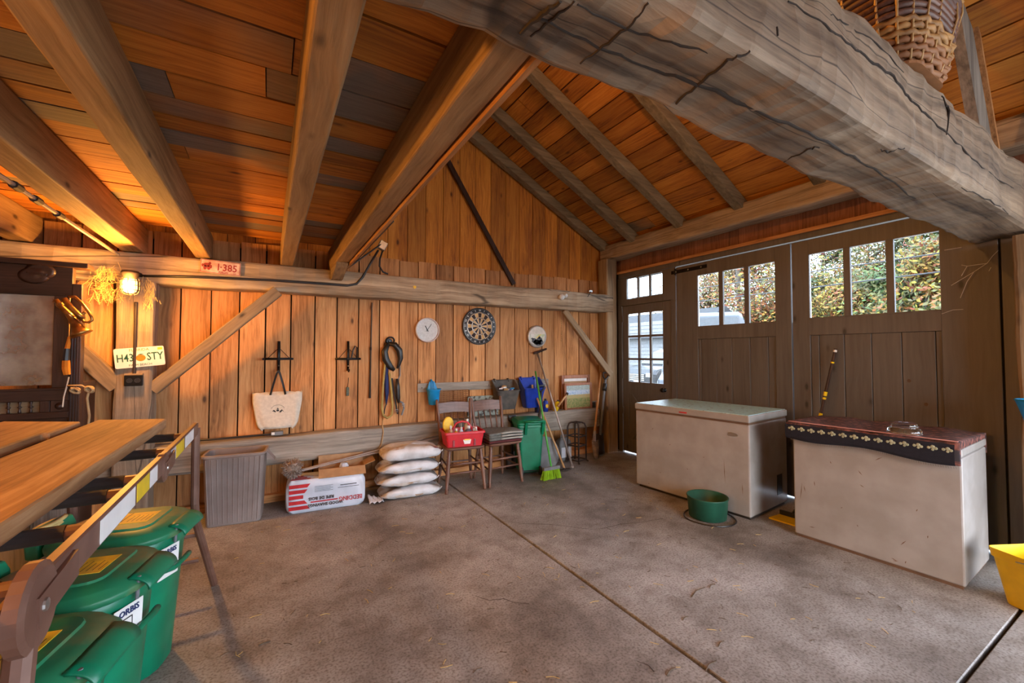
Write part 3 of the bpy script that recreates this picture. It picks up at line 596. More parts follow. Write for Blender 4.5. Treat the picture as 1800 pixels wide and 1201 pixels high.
prof = [(-.03, -.075), (-.042, -.06), (-.045, -.02), (-.042, .015), (-.03, .034), (0, .042), (.1, .040), (.2, .043), (.3, .039), (.4, .043), (.5, .040), (.6, .042), (.645, .036), (.655, .02), (.652, -.02), (.66, -.10), (.645, -.10), (.638, -.03), (.635, .0015), (.0, .0015), (-.01, .0015), (-.014, -.075)]
rings = []
for i in range(33):
    u = i / 32; x = -.03 + (w2 + .03) * u; sag = .012 * math.sin(u * 9) + .014 * u
    rings.append([V(x, y + .004 * math.sin(u * 30 + y * 9), (z + (.006 * math.sin(u * 21 + y * 6) if z > .03 else 0)) - (sag if z < -.05 and y < 0 else 0)) for y, z in prof])
body = obj('cloth', mb.loft(rings), rugmat(), rug, smooth=True)
bd = MB()
rings = []
for i in range(33):
    u = i / 32; x = -.033 + (w2 + .012) * u; sag = .012 * math.sin(u * 9) + .014 * u
    rings.append([V(x, y, z - (sag if z < -.05 else 0)) for y, z in [(-.034, -.079), (-.046, -.062), (-.05, -.02), (-.048, .015), (-.040, .028), (-.036, .024), (-.043, .01), (-.043, -.02), (-.04, -.06)]])
obj('border', bd.loft(rings), plain('navy_wool', (.012, .012, .022), .95, bump=.3, scale=60), rug)
for i in range(14):
    u = (i + .5) / 14; x = -.02 + w2 * u; f = MB()
    for dx, dz, rr_ in ((-.014, 0, .010), (.004, .006, .012), (.018, -.002, .010), (.004, -.010, .009)): f.lathe([(rr_, 0), (rr_ * .7, .0035), (.001, .004)], 7, (x + dx, -.048, -.002 + dz - .004 * u), R_WALL)
    obj('flower', f, plain('pale_green_wool', (.42, .44, .30), .95) if i == 0 else bpy.data.materials['pale_green_wool'], rug)
obj('pink_band', MB().bar((-.02, -.012, .0455), (w2 - .01, -.012, .0455), .022, .004), MT['pink'], rug)
obj('fringe', (lambda m: [m.tube([(x, -.032, -.08 - .014 * x / w2 - .012 * math.sin(x / w2 * 9)), (x + .002, -.03, -.094 - .014 * x / w2 - .012 * math.sin(x / w2 * 9))], .0018, 4) for x in [i * .011 for i in range(int(w2 / .011))]] and m)(MB()), plain('pale_fringe', (.28, .25, .22), .95), rug)['kind'] = 'stuff'
q = PZ(1587, 762, .885)
gj = thing('glass_dish', 'small clear glass dish upside down on the rug', 'dish', (q.x + .03, q.y, .8825))
gj.scale = (1.35, 1.35, 1.5)
obj('bowl', MB().lathe([(.062, 0), (.066, .004), (.06, .022), (.05, .024), (.047, .028), (.05, .032), (.045, .045), (.03, .052), (.001, .053)], 24), MT['clear'], gj, smooth=True)
# leaning pole with yellow tape behind the freezers
p0, p1 = PX(1441, 735, 4.30), PX(1469, 613, 4.37)
d = (p0 - p1).normalized(); foot = p0 + d * ((p0.z - .02) / -d.z)
pl = thing('taped_pole', 'dark pole with torn yellow tape leaning on the big door behind the freezers', 'pole', (foot.x, foot.y, .0))
obj('shaft', MB().tube([V(0, 0, .01), p1 - V(foot.x, foot.y, 0)], .013, 8), wd['darkZ'], pl)
for t, l in ((.02, .03), (.19, .02), (.62, .06), (.70, .03), (.93, .08)):
    c0 = p1 + (p0 - p1) * t - V(foot.x, foot.y, 0); c1 = c0 + (p0 - p1) * l
    obj('tape', MB().tube([c0, c1], [.0145, .0142], 7), MT['yellowp'] if t > .1 else MT['paper'], pl)
# green feed bowl and its cord
q = PZ(1252, 922) + V(.105, .115, 0)
bw = thing('feed_bowl', 'round dark green feed bowl on the floor before the freezer', 'bowl', (q.x, q.y, 0))
pg = plain('dark_green_rubber', (.012, .085, .05), .45)
obj('bowl', MB().lathe([(.001, .004), (.135, .004), (.148, .01), (.162, .17), (.168, .178), (.166, .184), (.155, .182), (.142, .03), (.12, .02), (.001, .02)], 30), pg, bw, smooth=True)
cpath = [(q.x + .205 * math.cos(a) * (1 + .05 * math.sin(3 * a)), q.y + .20 * math.sin(a) - .02, .008) for a in [2 * PI * k / 36 for k in range(36)]]
tag(obj('coiled_cable', MB().tube(cpath, .006, 6, closed=True), MT['leather']), 'dark cable coiled on the floor around the green bowl', 'cable')
# dustpan behind the freezer
q = PZ(1385, 900)
dp = thing('dustpan', 'yellow and dark dustpan on the floor between the two freezers', 'dustpan', (3.70, 1.885, 0), -1.5)
obj('pan', MB().prism([(-.12, 0), (.12, 0), (.1, .16), (-.1, .16)], .012), MT['yellowp'], dp); obj('rim', MB().box(-.1, .1, .15, .165, 0, .05), MT['blackp'], dp); obj('handle', MB().tube([(0, .16, .04), (0, .28, .09)], .013, 8), MT['blackp'], dp)
# yellow bucket at the right edge
q = PZ(1835, 1075)
yb_ = thing('yellow_bucket', 'yellow square rubber bucket standing by the freezer corner', 'bucket', (q.x, q.y, 0), -.45)
def sq_bucket(w0, d0, w1, d1, h, r=.03, th=.004, lip=.012):
    o_ = [ring3(rrect(w0, d0, r), 0), ring3(rrect(w1, d1, r), h - .05), ring3(rrect(w1 + lip, d1 + lip, r), h - .05), ring3(rrect(w1 + 2 * lip, d1 + 2 * lip, r), h), ring3(rrect(w1 + 2 * lip - 2 * th, d1 + 2 * lip - 2 * th, r), h), ring3(rrect(w1 - 2 * th, d1 - 2 * th, r), h - .055), ring3(rrect(w0 - 2 * th, d0 - 2 * th, r), th)]
    return MB().loft(o_)
obj('tub', sq_bucket(.21, .19, .29, .25, .30), MT['yellowp'], yb_, bevel=.002)
obj('bail', MB().tube([(-.158, 0, .27), (-.15, -.1, .285), (-.06, -.155, .292), (.06, -.155, .292), (.15, -.1, .285), (.158, 0, .27)], .0035, 6), MT['steel'], yb_)
# things hung on the post at the right edge
for nm, lab, px, py, m, w_ in (('scoop_bucket', 'light blue scoop bucket hung on the door post', 1792, 704, MT['sky'], .15), ('rag', 'dark blue cloth hanging low on the door post', 1797, 885, MT['blue'], .1)):
    q = PX(px, py, 4.02); t = thing(nm, lab, 'bucket' if nm != 'rag' else 'cloth', q + V(.01, -.10, -.16 if nm != 'rag' else -.05))
    if nm != 'rag':
        obj('cup', MB().lathe([(.001, .0), (.075, .0), (.12, .16), (.128, .165), (.12, .17), (.112, .16), (.07, .01), (.001, .01)], 20), m, t, smooth=True)
        obj('hook', MB().tube([(.08, 0, .16), (.085, 0, .24), (.10, 0, .245)], .012, 8, flat=.5), m, t)
    else:
        obj('cloth', MB().grid(lambda u, v: V(.02 * math.sin(u * 9) + .03 * v, -.07 + .16 * u, .16 * v + .03 * u * (1 - v)), 12, 6), m, t, smooth=True, solid=.008)
# cobwebs on the big door
cw = MB()
for pts in ([(1755, 440), (1745, 450), (1735, 463), (1700, 468), (1690, 466)], [(1735, 463), (1712, 478), (1700, 495), (1688, 524)], [(1700, 468), (1690, 485)], [(1660, 440), (1690, 435)], [(1655, 552), (1675, 545), (1693, 544)], [(1742, 470), (1738, 477)], [(1712, 478), (1672, 502)]):
    cw.tube([PX(x, y, XD - .02) for x, y in pts], .0022, 4)
tag(obj('cobweb', cw, MT['cobweb']), 'dusty cobweb strands stretched over the big door', 'cobweb', kind='stuff')

# ================================================================ LADDER SCAFFOLD WITH PLANKS
LX, LZ = -.33, 1.035
lad = thing('folding_ladder', 'brown painted folding ladder set up as a low scaffold', 'ladder', (LX, 2.8, 0))
def lp(x, y, z): return V(x - LX, y - 2.8, z)
LXB = -.80
for xx in (LX, LXB):
    r1 = obj('side_rail', MB().box(xx - .012 - LX, xx + .012 - LX, .98 - 2.8, 1.92 - 2.8, LZ - .065, LZ), MT['brown'], lad, bevel=.004)
    r2 = obj('side_rail', MB().box(xx - .012 - LX, xx + .012 - LX, 1.97 - 2.8, 2.77 - 2.8, LZ - .065, LZ), MT['brown'], lad, bevel=.004)
    for yy_, rr_ in ((.985, .07), (1.945, .052)):
        h = obj('hinge', MB().lathe([(rr_ * .2, -.006), (rr_, -.006), (rr_, .012), (rr_ * .85, .017), (rr_ * .2, .017)], 22, lp(xx, yy_, LZ - .045), rot_axis('Y', 90)), MT['brown'], lad)
        obj('hinge_plate', MB().bar(lp(xx + .016, yy_ - .02, LZ - .05), lp(xx + .016, yy_ + .14, LZ - .035), .05, .008, up=(1, 0, 0)), MT['brown'], h)
        obj('hinge_plate', MB().bar(lp(xx - .016, yy_ - .10, LZ - .05), lp(xx - .016, yy_ + .06, LZ - .035), .05, .008, up=(1, 0, 0)), MT['brown'], h)
        obj('rivet', MB().lathe([(.012, 0), (.01, .006), (.001, .008)], 10, lp(xx + .017, yy_, LZ - .045), rot_axis('Y', 90)), MT['steel'], h)
    # legs at both ends, bent outwards at the foot
    obj('leg', MB().tube([lp(xx, 2.78, LZ - .03), lp(xx, 2.80, .60), lp(xx + .002, 2.83, .50), lp(xx + (.065 if xx == LX else -.065), 3.12, .012)], .019, 10), MT['brown'], lad)
    obj('leg', MB().tube([lp(xx, .975, LZ - .05), lp(xx, .90, .55), lp(xx + (.03 if xx == LX else -.03), .80, .012)], .019, 10), MT['brown'], lad)
obj('leg_rung', MB().tube([lp(LX, 2.90, .40), lp(LXB, 2.90, .40)], .014, 8), MT['brown'], lad); obj('leg_rung', MB().tube([lp(LX, 3.0, .22), lp(LXB, 3.0, .22)], .014, 8), MT['brown'], lad)
for yy_ in [PX(p_, 620, LX - .02).y for p_ in (328, 301, 254, 229, 168, 70)]:
    rg = obj('rung', MB().tube([lp(LX, yy_, LZ - .04), lp(LXB, yy_, LZ - .04)], .0165, 10), MT['brown'], lad)
    obj('grip_sleeve', MB().tube([lp(LX - .06, yy_, LZ - .04), lp(LXB + .06, yy_, LZ - .04)], .0185, 10), MT['grip'], rg)
for y0, y1, m in ((1.27, 1.55, 'paper'), (1.57, 1.71, 'yellowp'), (1.72, 1.82, 'paper'), (2.05, 2.14, 'film'), (2.15, 2.33, 'yellowp'), (2.36, 2.60, 'paper')):
    obj('sticker', MB().box(.0122, .0132, y0 - 2.8, y1 - 2.8, LZ - .058, LZ - .006), MT[m], lad)
ZP = LZ - .0205
def plank(name, lab, poly, z0, z1, seed):
    mb = MB().prism(poly, z1 - z0, None, (0, 0, z0)); o = obj(name, mb, wd['plankY'], bevel=.005); return tag(o, lab, 'plank')
plank('scaffold_plank', 'thick worn plank lying on the ladder rungs', [(-.452, .45), (-.455, 2.79), (-.75, 2.92), (-.748, .45)], ZP, ZP + .048, 1)
plank('scaffold_plank', 'short plank with sawn step lying left of the long plank', [(-.80, 1.2), (-.80, 2.45), (-.775, 2.45), (-.775, 2.78), (-1.1, 2.98), (-1.1, 1.2)], LZ + .0015, LZ + .040, 2)
# old grey board chest below the planks
ch = thing('board_chest', 'old grey board chest standing under the scaffold planks', 'chest', (-1.41, 2.75, 0))
for i in range(6): obj('board', MB().box(-.5 + i * .166 + .002, -.5 + (i + 1) * .166 - .002, -.02, .004 * (i % 2), .0, 1.03 - .008 * (i % 3)), wd['grayZ'], ch, bevel=.003)
for i in range(3): obj('board', MB().box(.475, .495, .012 + i * .166, .012 + (i + 1) * .166 - .003, 0, 1.02), wd['grayZ'], ch, bevel=.003)
obj('back', MB().box(-.5, .47, .50, .52, 0, 1.02), wd['grayZ'], ch); obj('side', MB().box(-.5, -.48, .01, .5, 0, 1.02), wd['grayZ'], ch); obj('top_rail', MB().box(-.5, .47, .01, .5, .99, 1.015), wd['grayX'], ch)
q = PY(95, 925, 2.722)
tw = MB(); r_ = random.Random(3)
for k in range(7): tw.tube([(q.x + .004 * math.sin(k), q.y - .004, q.z + .02), (q.x + r_.uniform(-.008, .004), q.y - .006, q.z - .04), (q.x - .012 + r_.uniform(-.014, .012), q.y - .006, q.z - .085)], .0022, 5)
tag(obj('twine', tw, MT['bluetwine']), 'frayed blue twine hanging against the old grey chest', 'twine')
# green organics bins in a row
def green_bin(loc, lab, rz):
    t = thing('organics_bin', lab, 'bin', loc, rz, 'green bins in a row under the ladder'); t.scale = (1.04, 1.04, 1.06)     # local -y is the front with the lid lip
    def sec(w, d): return [(x, y) for x, y in rrect(w, d, min(w, d) * .40, 6)]
    obj('tub', MB().loft([ring3(sec(.30, .31), 0), ring3(sec(.335, .345), .25), ring3(sec(.365, .385), .50), ring3(sec(.385, .405), .50), ring3(sec(.39, .41), .555), ring3(sec(.37, .39), .555), ring3(sec(.34, .35), .3), ring3(sec(.29, .30), .01)]), MT['green'], t, smooth=True, bevel=.004, angle=50)
    lid = obj('lid', MB().loft([ring3(sec(.385, .405), .557), ring3(sec(.425, .45), .557), ring3(sec(.43, .455), .578), ring3(sec(.40, .43), .588), ring3(sec(.385, .41), .60), ring3(sec(.30, .33), .612)]), MT['greenlid'], t, smooth=True, bevel=.003, angle=35)
    obj('lid_panel', MB().loft([ring3(rrect(.27, .27, .05), .608), ring3(rrect(.26, .26, .05), .619)]), MT['greenlid'], lid)
    obj('lid_lip', MB().grid(lambda u, v: V(-.10 + .20 * u, -.19 - .06 * math.sin(v * PI / 2) , .602 - .042 * (1 - math.cos(v * PI / 2)) - .004 * abs(u - .5)), 6, 8), MT['green'], lid, smooth=True, solid=.006)
    st = obj('sticker', MB().box(-.065, .065, -.10, .10, .6185, .6205), MT['yellow'], lid)
    obj('sticker_fold', MB().box(-.065, .065, -.0015, .0015, .6200, .6208), MT['strawd'], st)
    r = random.Random(int(loc[1] * 50))
    for k in range(5): obj('sticker_print', MB().box(-.045 + .0 * k, -.045 + r.uniform(.05, .085), -.088 + k * .016, -.086 + k * .016, .6204, .6208), MT['wtext'], st)
    obj('latch_rod', MB().tube([(-.085, -.215, .60), (-.088, -.212, .53)], .006, 8), MT['gray'], t)
    tg = obj('label', MB().loft([[V(-.05, -.208, .395), V(-.145, -.174, .395), V(-.145, -.178, .52), V(-.05, -.212, .52)], [V(-.0505, -.2095, .395), V(-.1455, -.1755, .395), V(-.1455, -.1795, .52), V(-.0505, -.2135, .52)]]), MT['paper'], t)
    Rl = rot_axis('Z', -19.7) @ R_WALL
    text('print', 'ORBIS', .026, MT['navy'], tg, Rl, (-.0985, -.1975, .50), bold=.0006)
    obj('print_box', MB().box(-.034, .012, -.001, 0, -.06, -.018, rot_axis('Z', -19.7), (-.0985, -.1968, .50)), MT['wtext'], tg); obj('print_box', MB().box(-.030, .008, -.0014, 0, -.057, -.021, rot_axis('Z', -19.7), (-.0985, -.1968, .50)), MT['paper'], tg)
    obj('print_mark', MB().prism([(-.008, -.01), (.008, -.01), (0, .012)], .0006, Rl, (-.109, -.1952, .46)), MT['wtext'], tg)
    hh = obj('hinge_handle', MB().loft([ring3(rrect(.22, .05, .012), .53, (0, .245, 0)), ring3(rrect(.22, .055, .012), .60, (0, .25, 0)), ring3(rrect(.20, .035, .012), .635, (0, .25, 0))]), MT['green'], t, bevel=.004)
    obj('coil', MB().tube([V(.085 * math.cos(a) , .255 + .02 * math.sin(a), .60 + .012 * k) for k, a in [(j / 14, 2 * PI * j / 14) for j in range(42)]], .009, 7), MT['cream'], hh, smooth=True)
    obj('bail', MB().tube([(-.20, 0, .50), (-.215, -.05, .48), (-.19, -.16, .44), (-.1, -.215, .43), (0, -.22, .43), (.04, -.218, .43)], .011, 8), MT['green'], t, smooth=True)
    return t
BR = math.radians(78)
green_bin((-.545, 2.52, 0), 'green kerbside bin with yellow lid sticker beside the ladder leg', BR)
green_bin((-.575, 2.04, 0), 'middle one of three green kerbside bins under the ladder rail', BR)
green_bin((-.585, 1.555, 0), 'green kerbside bin standing under the near ladder hinge', BR)

# ================================================================ SIDEBOARD, LAMP AND THE POST
SY = 4.02
def sp(px, py): q = PY(px, py, SY); return q.x, q.z
sx1, _ = sp(143, 600); sx0 = -2.05
sb = thing('sideboard', 'dark carved sideboard with a large dusty mirror and spindle gallery', 'sideboard', (-1.6, SY + .2, 0))
ox, oy = -1.6, SY + .2
def sbx(name, x0, x1, z0, z1, y0=0, y1=.05, mat='darkZ', par=None, bevel=.003): return obj(name, MB().box(x0 - ox, x1 - ox, SY + y0 - oy, SY + y1 - oy, z0, z1), wd[mat], par or sb, bevel=bevel)
zt = sp(100, 500)[1]; st0 = sp(125, 600)[0]; ma = sp(95, 520); mz0 = sp(95, 677)[1]
sbx('stile', st0, sx1, 0, sp(140, 500)[1], -.01, .06)
for k in range(3): sbx('reeding', st0 + .006 + k * .014, st0 + .012 + k * .014, .3, 1.7, -.016, -.009)
sbx('stile', sx0, sx0 + .06, 0, zt, -.01, .06); sbx('inner_stile', ma[0], st0, mz0 - .02, ma[1] + .02, .004, .05)
sbx('frieze', sx0 + .06, st0, ma[1] + .0, zt + .12, .0, .05, 'darkX'); sbx('cornice', sx0 - .03, sx1 + .03, zt + .12, zt + .155, -.03, .09, 'darkX')
mr_ = obj('mirror', MB().box(sx0 + .06 - ox, ma[0] - ox, SY + .03 - oy, SY + .04 - oy, mz0, ma[1]), MT['mirror'], sb)
za, zb = sp(100, 683)[1], sp(100, 704)[1]
sbx('rail', sx0 + .06, st0, zb, za, -.012, .05, 'darkX'); sbx('rail_moulding', sx0 + .06, st0, za - .012, za + .004, -.026, .0, 'darkX')
zc, zd = sp(100, 724)[1], sp(100, 735)[1]
sbx('rail', sx0 + .06, st0, zd, zc, -.01, .05, 'darkX')
bx0, bx1 = sp(88, 715)[0], sp(122, 715)[0]
blk = sbx('corner_block', bx0, bx1, zc, zb, .0, .04); obj('boss', MB().lathe([(.02, 0), (.024, .004), (.018, .008), (.012, .018), (.001, .022)], 14, ((bx0 + bx1) / 2 - ox, SY - oy, (zc + zb) / 2), R_WALL), wd['darkZ'], blk, smooth=True)
sbx('post_strip', sp(70, 715)[0], bx0, zc, zb, -.006, .03)
obj('gallery_back', MB().box(sx0 + .06 - ox, bx0 - ox, SY + .04 - oy, SY + .045 - oy, zc, zb), wd['oldX'], sb)
for px in (-60, -44, -28, -8, 12, 32, 52):
    x = sp(px, 715)[0] - ox; h = zb - zc
    obj('spindle', MB().lathe([(.007, 0), (.009, .1 * h), (.005, .3 * h), (.006, .42 * h), (.014, .5 * h), (.006, .58 * h), (.005, .7 * h), (.009, .9 * h), (.007, h)], 10, (x, SY + .018 - oy, zc)), wd['darkZ'], sb, smooth=True)
sbx('panel', sx0 + .06, st0, .12, zd, .012, .03, 'darkX')
for a_, b_ in ((sx0 + .1, sp(68, 745)[0]), (sp(88, 745)[0], st0 - .01)): sbx('panel_moulding', a_, b_, zd - .25, zd - .02, .0, .013)
sbx('side', sx1 - .02, sx1, .0, 1.2, .06, .30); sbx('plinth', sx0, sx1, 0, .12, -.02, .36, 'darkX')
sbd = thing('scalloped_board', 'orange lit board with scalloped top corner between sideboard and lamp post', 'board', PY(172, 745, 4.50) - V(0, 0, .9)); o_ = V(sbd.location)
pts_ = [PY(x, y, 4.50) - o_ for x, y in ((100, 745), (100, 520), (133, 520), (133, 504), (139, 494), (147, 492), (151, 488), (156, 482), (164, 478), (200, 474), (200, 745))]
obj('board', MB().prism([(p.x, max(p.z, -.0)) if k not in (0, 10) else (p.x, 0) for k, p in enumerate(pts_)], .02, R_WALL), wd['pineZ'], sbd, bevel=.003)
obj('moulding', MB().tube([p + V(0, -.022, 0) for p in pts_[2:10]], .009, 6), wd['chairZ'], sbd)
for cx_, cz_ in ((sp(60, 500)[0], zt + .05), (sp(72, 460)[0], zt + .19)): obj('carving', MB().lathe([(.05, 0), (.055, .006), (.04, .012), (.03, .008), (.012, .016), (.001, .016)], 18, (cx_ - ox, SY - oy, min(cz_, zt + .08)), R_WALL, sx=1.4), wd['darkX'], sb, smooth=True)
# caged lamp on the post with conduit and outlet box
def caged_lamp(loc, lab, watt, hang=None):
    t = thing('caged_lamp', lab, 'lamp', loc, 0, 'caged bulkhead lamps')
    obj('base', MB().lathe([(.001, 0), (.05, 0), (.055, -.02), (.045, -.05), (.04, -.06), (.001, -.06)], 18), MT['iron'], t, smooth=True)
    obj('globe', MB().lathe([(.036, -.06), (.042, -.08), (.043, -.13), (.036, -.155), (.02, -.166), (.001, -.17)], 18), MT['bulb'], t, smooth=True)
    if hang: obj('bracket' if hang[1] else 'cord', MB().tube([(0, 0, -.01), (0, hang[1] * .4, .01), hang], .014 if hang[1] else .006, 8), MT['iron'], t)
    cg = MB()
    for k in range(8):
        a = 2 * PI * k / 8; c_, s_ = math.cos(a), math.sin(a); cg.tube([(c_ * r, s_ * r, z) for r, z in ((.05, -.055), (.056, -.08), (.056, -.14), (.045, -.17), (.02, -.18))], .0028, 5)
    for r, z in ((.057, -.075), (.058, -.11), (.056, -.145), (.022, -.18)): cg.tube([(r * math.cos(2 * PI * k / 20), r * math.sin(2 * PI * k / 20), z) for k in range(20)], .0028, 5, closed=True)
    obj('cage', cg, MT['iron'], t)
    l = bpy.data.lights.new('bulb', 'POINT'); l.energy = watt; l.color = (1, .43, .08); l.shadow_soft_size = .05
    lo = bpy.data.objects.new('bulb', l); COL.objects.link(lo); lo.parent = t; lo.location = (.0, -.075, -.13)
    return t
lq = PY(228, 515, 4.14)
caged_lamp((lq.x, 4.14, lq.z + .165), 'glowing caged lamp hanging in front of the post', LAMP_W, (0, .285, .02))
caged_lamp((-1.5, .76, 2.17), 'assumed unseen caged lamp fixed under the tie beam over the scaffold', ASSUMED_LAMP_W)  # unseen lamp, assumed from the warm light on the outer joist and loft
caged_lamp((1.3, 1.80, 3.72), 'added unseen caged lamp on a cord warming the roof boards and gable', ROOF_FILL_W, (0, 0, raf_z(1.3) - 3.715))  # unseen lamp, added for warm light on the roof deck and gable
# lamp conduit down the post, outlet box
cq0, cq1 = PY(236, 520, 4.345), PY(236, 655, 4.345)
cdt = thing('outlet', 'black twin outlet box with conduit on the lamp post', 'outlet', (cq1.x, 4.352, cq1.z - .07))
obj('box', MB().box(-.055, .055, -.03, .004, -.035, .05), MT['black'], cdt, bevel=.004)
for s_ in (-1, 1): obj('socket', MB().lathe([(.019, 0), (.019, .004), (.015, .004), (.015, .001), (.001, .001)], 16, (s_ * .024, -.03, .008), R_WALL), MT['blackp'], cdt)
obj('box_top', MB().box(-.055, .055, -.03, .004, .05, .062), wd['oldX'], cdt)
obj('conduit', MB().tube([(0, -.008, .062), (0, -.008, cq0.z - cq1.z + .02)], .011, 10), MT['iron'], cdt)
# conduit runs on the wall beam and the joist
cy_ = 4.412
pts = [PY(245, 485, cy_), PY(345, 487, cy_), PY(480, 493, cy_), PY(610, 502, cy_), PY(627, 499, cy_), PY(637, 488, cy_), PY(650, 465, 4.40), PY(665, 440, 4.39)]
cnd = thing('wall_conduit', 'black conduit along the wall beam rising to a small box by the joist', 'conduit', (pts[0].x, cy_, pts[0].z))
obj('pipe', MB().tube([p - pts[0] for p in pts], .011, 8), MT['blackp'], cnd, smooth=True)
bq = PY(672, 432, 4.38) - pts[0]
jb = obj('junction_box', MB().box(-.04, .04, -.03, .03, -.045, .045, rot_axis('Y', 25), bq), MT['steel'], cnd, bevel=.006)
jx = [(673, 440), (668, 455), (667, 468), (673, 478), (682, 482)]
obj('cable', MB().tube([PY(x, y, 4.43) - pts[0] for x, y in jx], .009, 7), MT['blackp'], cnd, smooth=True)
up_ = [PY(676, 425, 4.37), V(.655, 4.25, 2.235), V(.655, 3.6, 2.225), V(.655, 2.6, 2.225)]
obj('cable', MB().tube([p - pts[0] for p in up_], .008, 7), MT['blackp'], cnd)
ra = PY(208, 448, 4.36); rb = PZ(2, 310, 2.20)
sr = thing('ceiling_conduit', 'thin metal conduit with couplings running under the loft toward the lamp', 'conduit', ra)
dv = rb - ra
obj('pipe', MB().tube([V(0, 0, 0), dv * 1.4], .011, 8), MT['rod'], sr)
for t in (.62, .78, .9): obj('coupling', MB().tube([dv * t, dv * (t + .04)], .019, 8), MT['iron'], sr)
# straw nest around the lamp
ns = MB(); r_ = random.Random(11)
for k in range(150):
    c = PY(r_.gauss(184, 14), r_.uniform(472, 530), 4.33); a = r_.uniform(0, 2 * PI); l = r_.uniform(.03, .09); d = V(math.cos(a) * l, r_.uniform(-.02, .02), -abs(math.sin(a)) * l * 1.2)
    ns.tube([c - d * .5, c + V(r_.uniform(-.006, .006), 0, 0), c + d * .5], .0013, 3)
for k in range(90):
    c = PY(r_.gauss(262, 6), r_.uniform(490, 545), 4.34); d = V(r_.uniform(-.02, .02), 0, -r_.uniform(.02, .06)); ns.tube([c - d * .5, c + d * .5], .0013, 3)
tag(obj('straw_nest', ns, MT['straw']), 'tuft of straw stuffed beside the caged lamp', 'straw', kind='stuff')
# license plates
fq = PY(246, 628, 4.343)
lpn = thing('license_plate', 'white license plate with an orange fruit nailed to the lamp post', 'license plate', fq, rot=(0, math.radians(-6), 0))
obj('plate', MB().prism(rrect(.305, .155, .012), .003, R_WALL), MT['paper'], lpn, bevel=.001)
gp = plain('plate_green', (.01, .10, .06), .5); op = plain('plate_orange', (.80, .22, .01), .5)
text('lettering', 'H43', .085, gp, lpn, R_WALL, (-.088, -.0035, -.002), sx=.72, bold=.001); text('lettering', 'STY', .085, gp, lpn, R_WALL, (.093, -.0035, -.002), sx=.72, bold=.001)
text('lettering', 'FLORIDA', .03, op, lpn, R_WALL, (.0, -.0035, .058)); text('lettering', 'PALM BEACH', .024, gp, lpn, R_WALL, (.0, -.0035, -.06))
obj('fruit', MB().prism(circ(.03, 20, .026), .001, R_WALL, (.005, -.003, -.006)), op, lpn); obj('fruit_leaf', MB().prism([(-.02, .02), (.0, .027), (.025, .024), (.004, .019)], .0012, R_WALL, (.005, -.003, .0)), gp, lpn)
obj('year_tab', MB().prism(rrect(.03, .02, .002), .001, R_WALL, (.128, -.003, .058)), MT['yellow'], lpn)
rq = PY(388, 470.5, 4.408)
lp2 = thing('license_plate', 'old red and white license plate nailed to the wall beam', 'license plate', rq, rot=(0, math.radians(2.5), 0))
rp = plain('plate_red', (.30, .03, .025), .6); wp = plain('plate_pale', (.62, .50, .44), .6, c2=(.45, .25, .2))
obj('plate', MB().prism(rrect(.29, .115, .006), .003, R_WALL), wp, lp2)
fr_ = [rrect(.284, .109, .005), rrect(.276, .101, .005)]; n_ = len(fr_[0])
obj('border', MB().add([V(*(R_WALL @ V(x, y, .0035))) for ring in fr_ for x, y in ring], [(i, (i + 1) % n_, n_ + (i + 1) % n_, n_ + i) for i in range(n_)]), rp, lp2)
text('lettering', 'I·385', .085, rp, lp2, R_WALL, (.048, -.0035, -.002), sx=.86, bold=.0015); text('lettering', 'YUKON', .02, rp, lp2, R_WALL, (.02, -.0035, -.043), bold=.0004); text('lettering', '64', .02, rp, lp2, R_WALL, (.105, -.0035, -.043))
em = MB()
for x, y, a, b in ((0, .012, .026, .018), (-.012, -.012, .012, .02), (.014, -.012, .012, .02), (.02, .028, .01, .012), (-.03, .006, .007, .014), (.03, .0, .006, .016)): em.prism(circ(a, 12, b, x - .098, y - .002), .001, R_WALL, (0, -.003, 0))
obj('emblem', em, rp, lp2)
# bugle with its cord and tassel
bq = PY(118, 548, 3.93)
bu = thing('bugle', 'brass bugle hanging from the sideboard corner', 'bugle', PY(140, 585, 3.93))
B = lambda px, py, dy=0: PY(px, py, 3.93 + dy) - PY(140, 585, 3.93)
pth = [(97, 525), (104, 532), (112, 543), (120, 553), (127, 562), (133, 572), (139, 580)]
obj('bell', MB().tube([B(120, 552), B(127, 561), B(132, 569), B(137, 577), B(141, 584), B(144, 588)], [.018, .021, .026, .036, .052, .062], 18), MT['brass'], bu, smooth=True)
obj('tubing', MB().tube([B(98, 527), B(108, 540), B(120, 552), B(128, 560)], [.014, .016, .018, .02], 12), MT['brass'], bu, smooth=True)
obj('tubing', MB().tube([B(112, 525, -.02), B(124, 540, -.02), B(137, 553, -.02), B(146, 561, -.02)], .017, 12), MT['brass'], bu, smooth=True)
obj('tubing', MB().tube([B(120, 522), B(132, 522), B(143, 532), B(154, 546), B(161, 557), B(162, 563), B(156, 567), B(148, 566), B(142, 560), B(143, 553), B(150, 549)], .009, 8), MT['brass'], bu, smooth=True)
obj('ferrule', MB().tube([B(104, 534), B(107, 538)], .021, 12), MT['brass'], bu)
tq = lambda px, py: PY(px, py, 3.95)
tas = thing('tassel', 'orange and black wool tassel on a pale cord beside the bugle', 'tassel', tq(118, 650))
o0 = tq(118, 650); TT = lambda px, py: tq(px, py) - o0
obj('cord', MB().tube([TT(123, 520), TT(122, 560), TT(121, 595)], .003, 5), MT['rope'], tas)
obj('cap', MB().tube([TT(121, 592), TT(120, 604), TT(118, 614)], [.006, .012, .014], 8), MT['orange'], tas)
obj('band', MB().tube([TT(118, 613), TT(117, 624), TT(116, 635)], [.015, .018, .019], 8), MT['blackp'], tas)
obj('skirt', MB().tube([TT(116, 634), TT(116, 648), TT(118, 659)], [.02, .022, .018], 8), MT['orange'], tas)
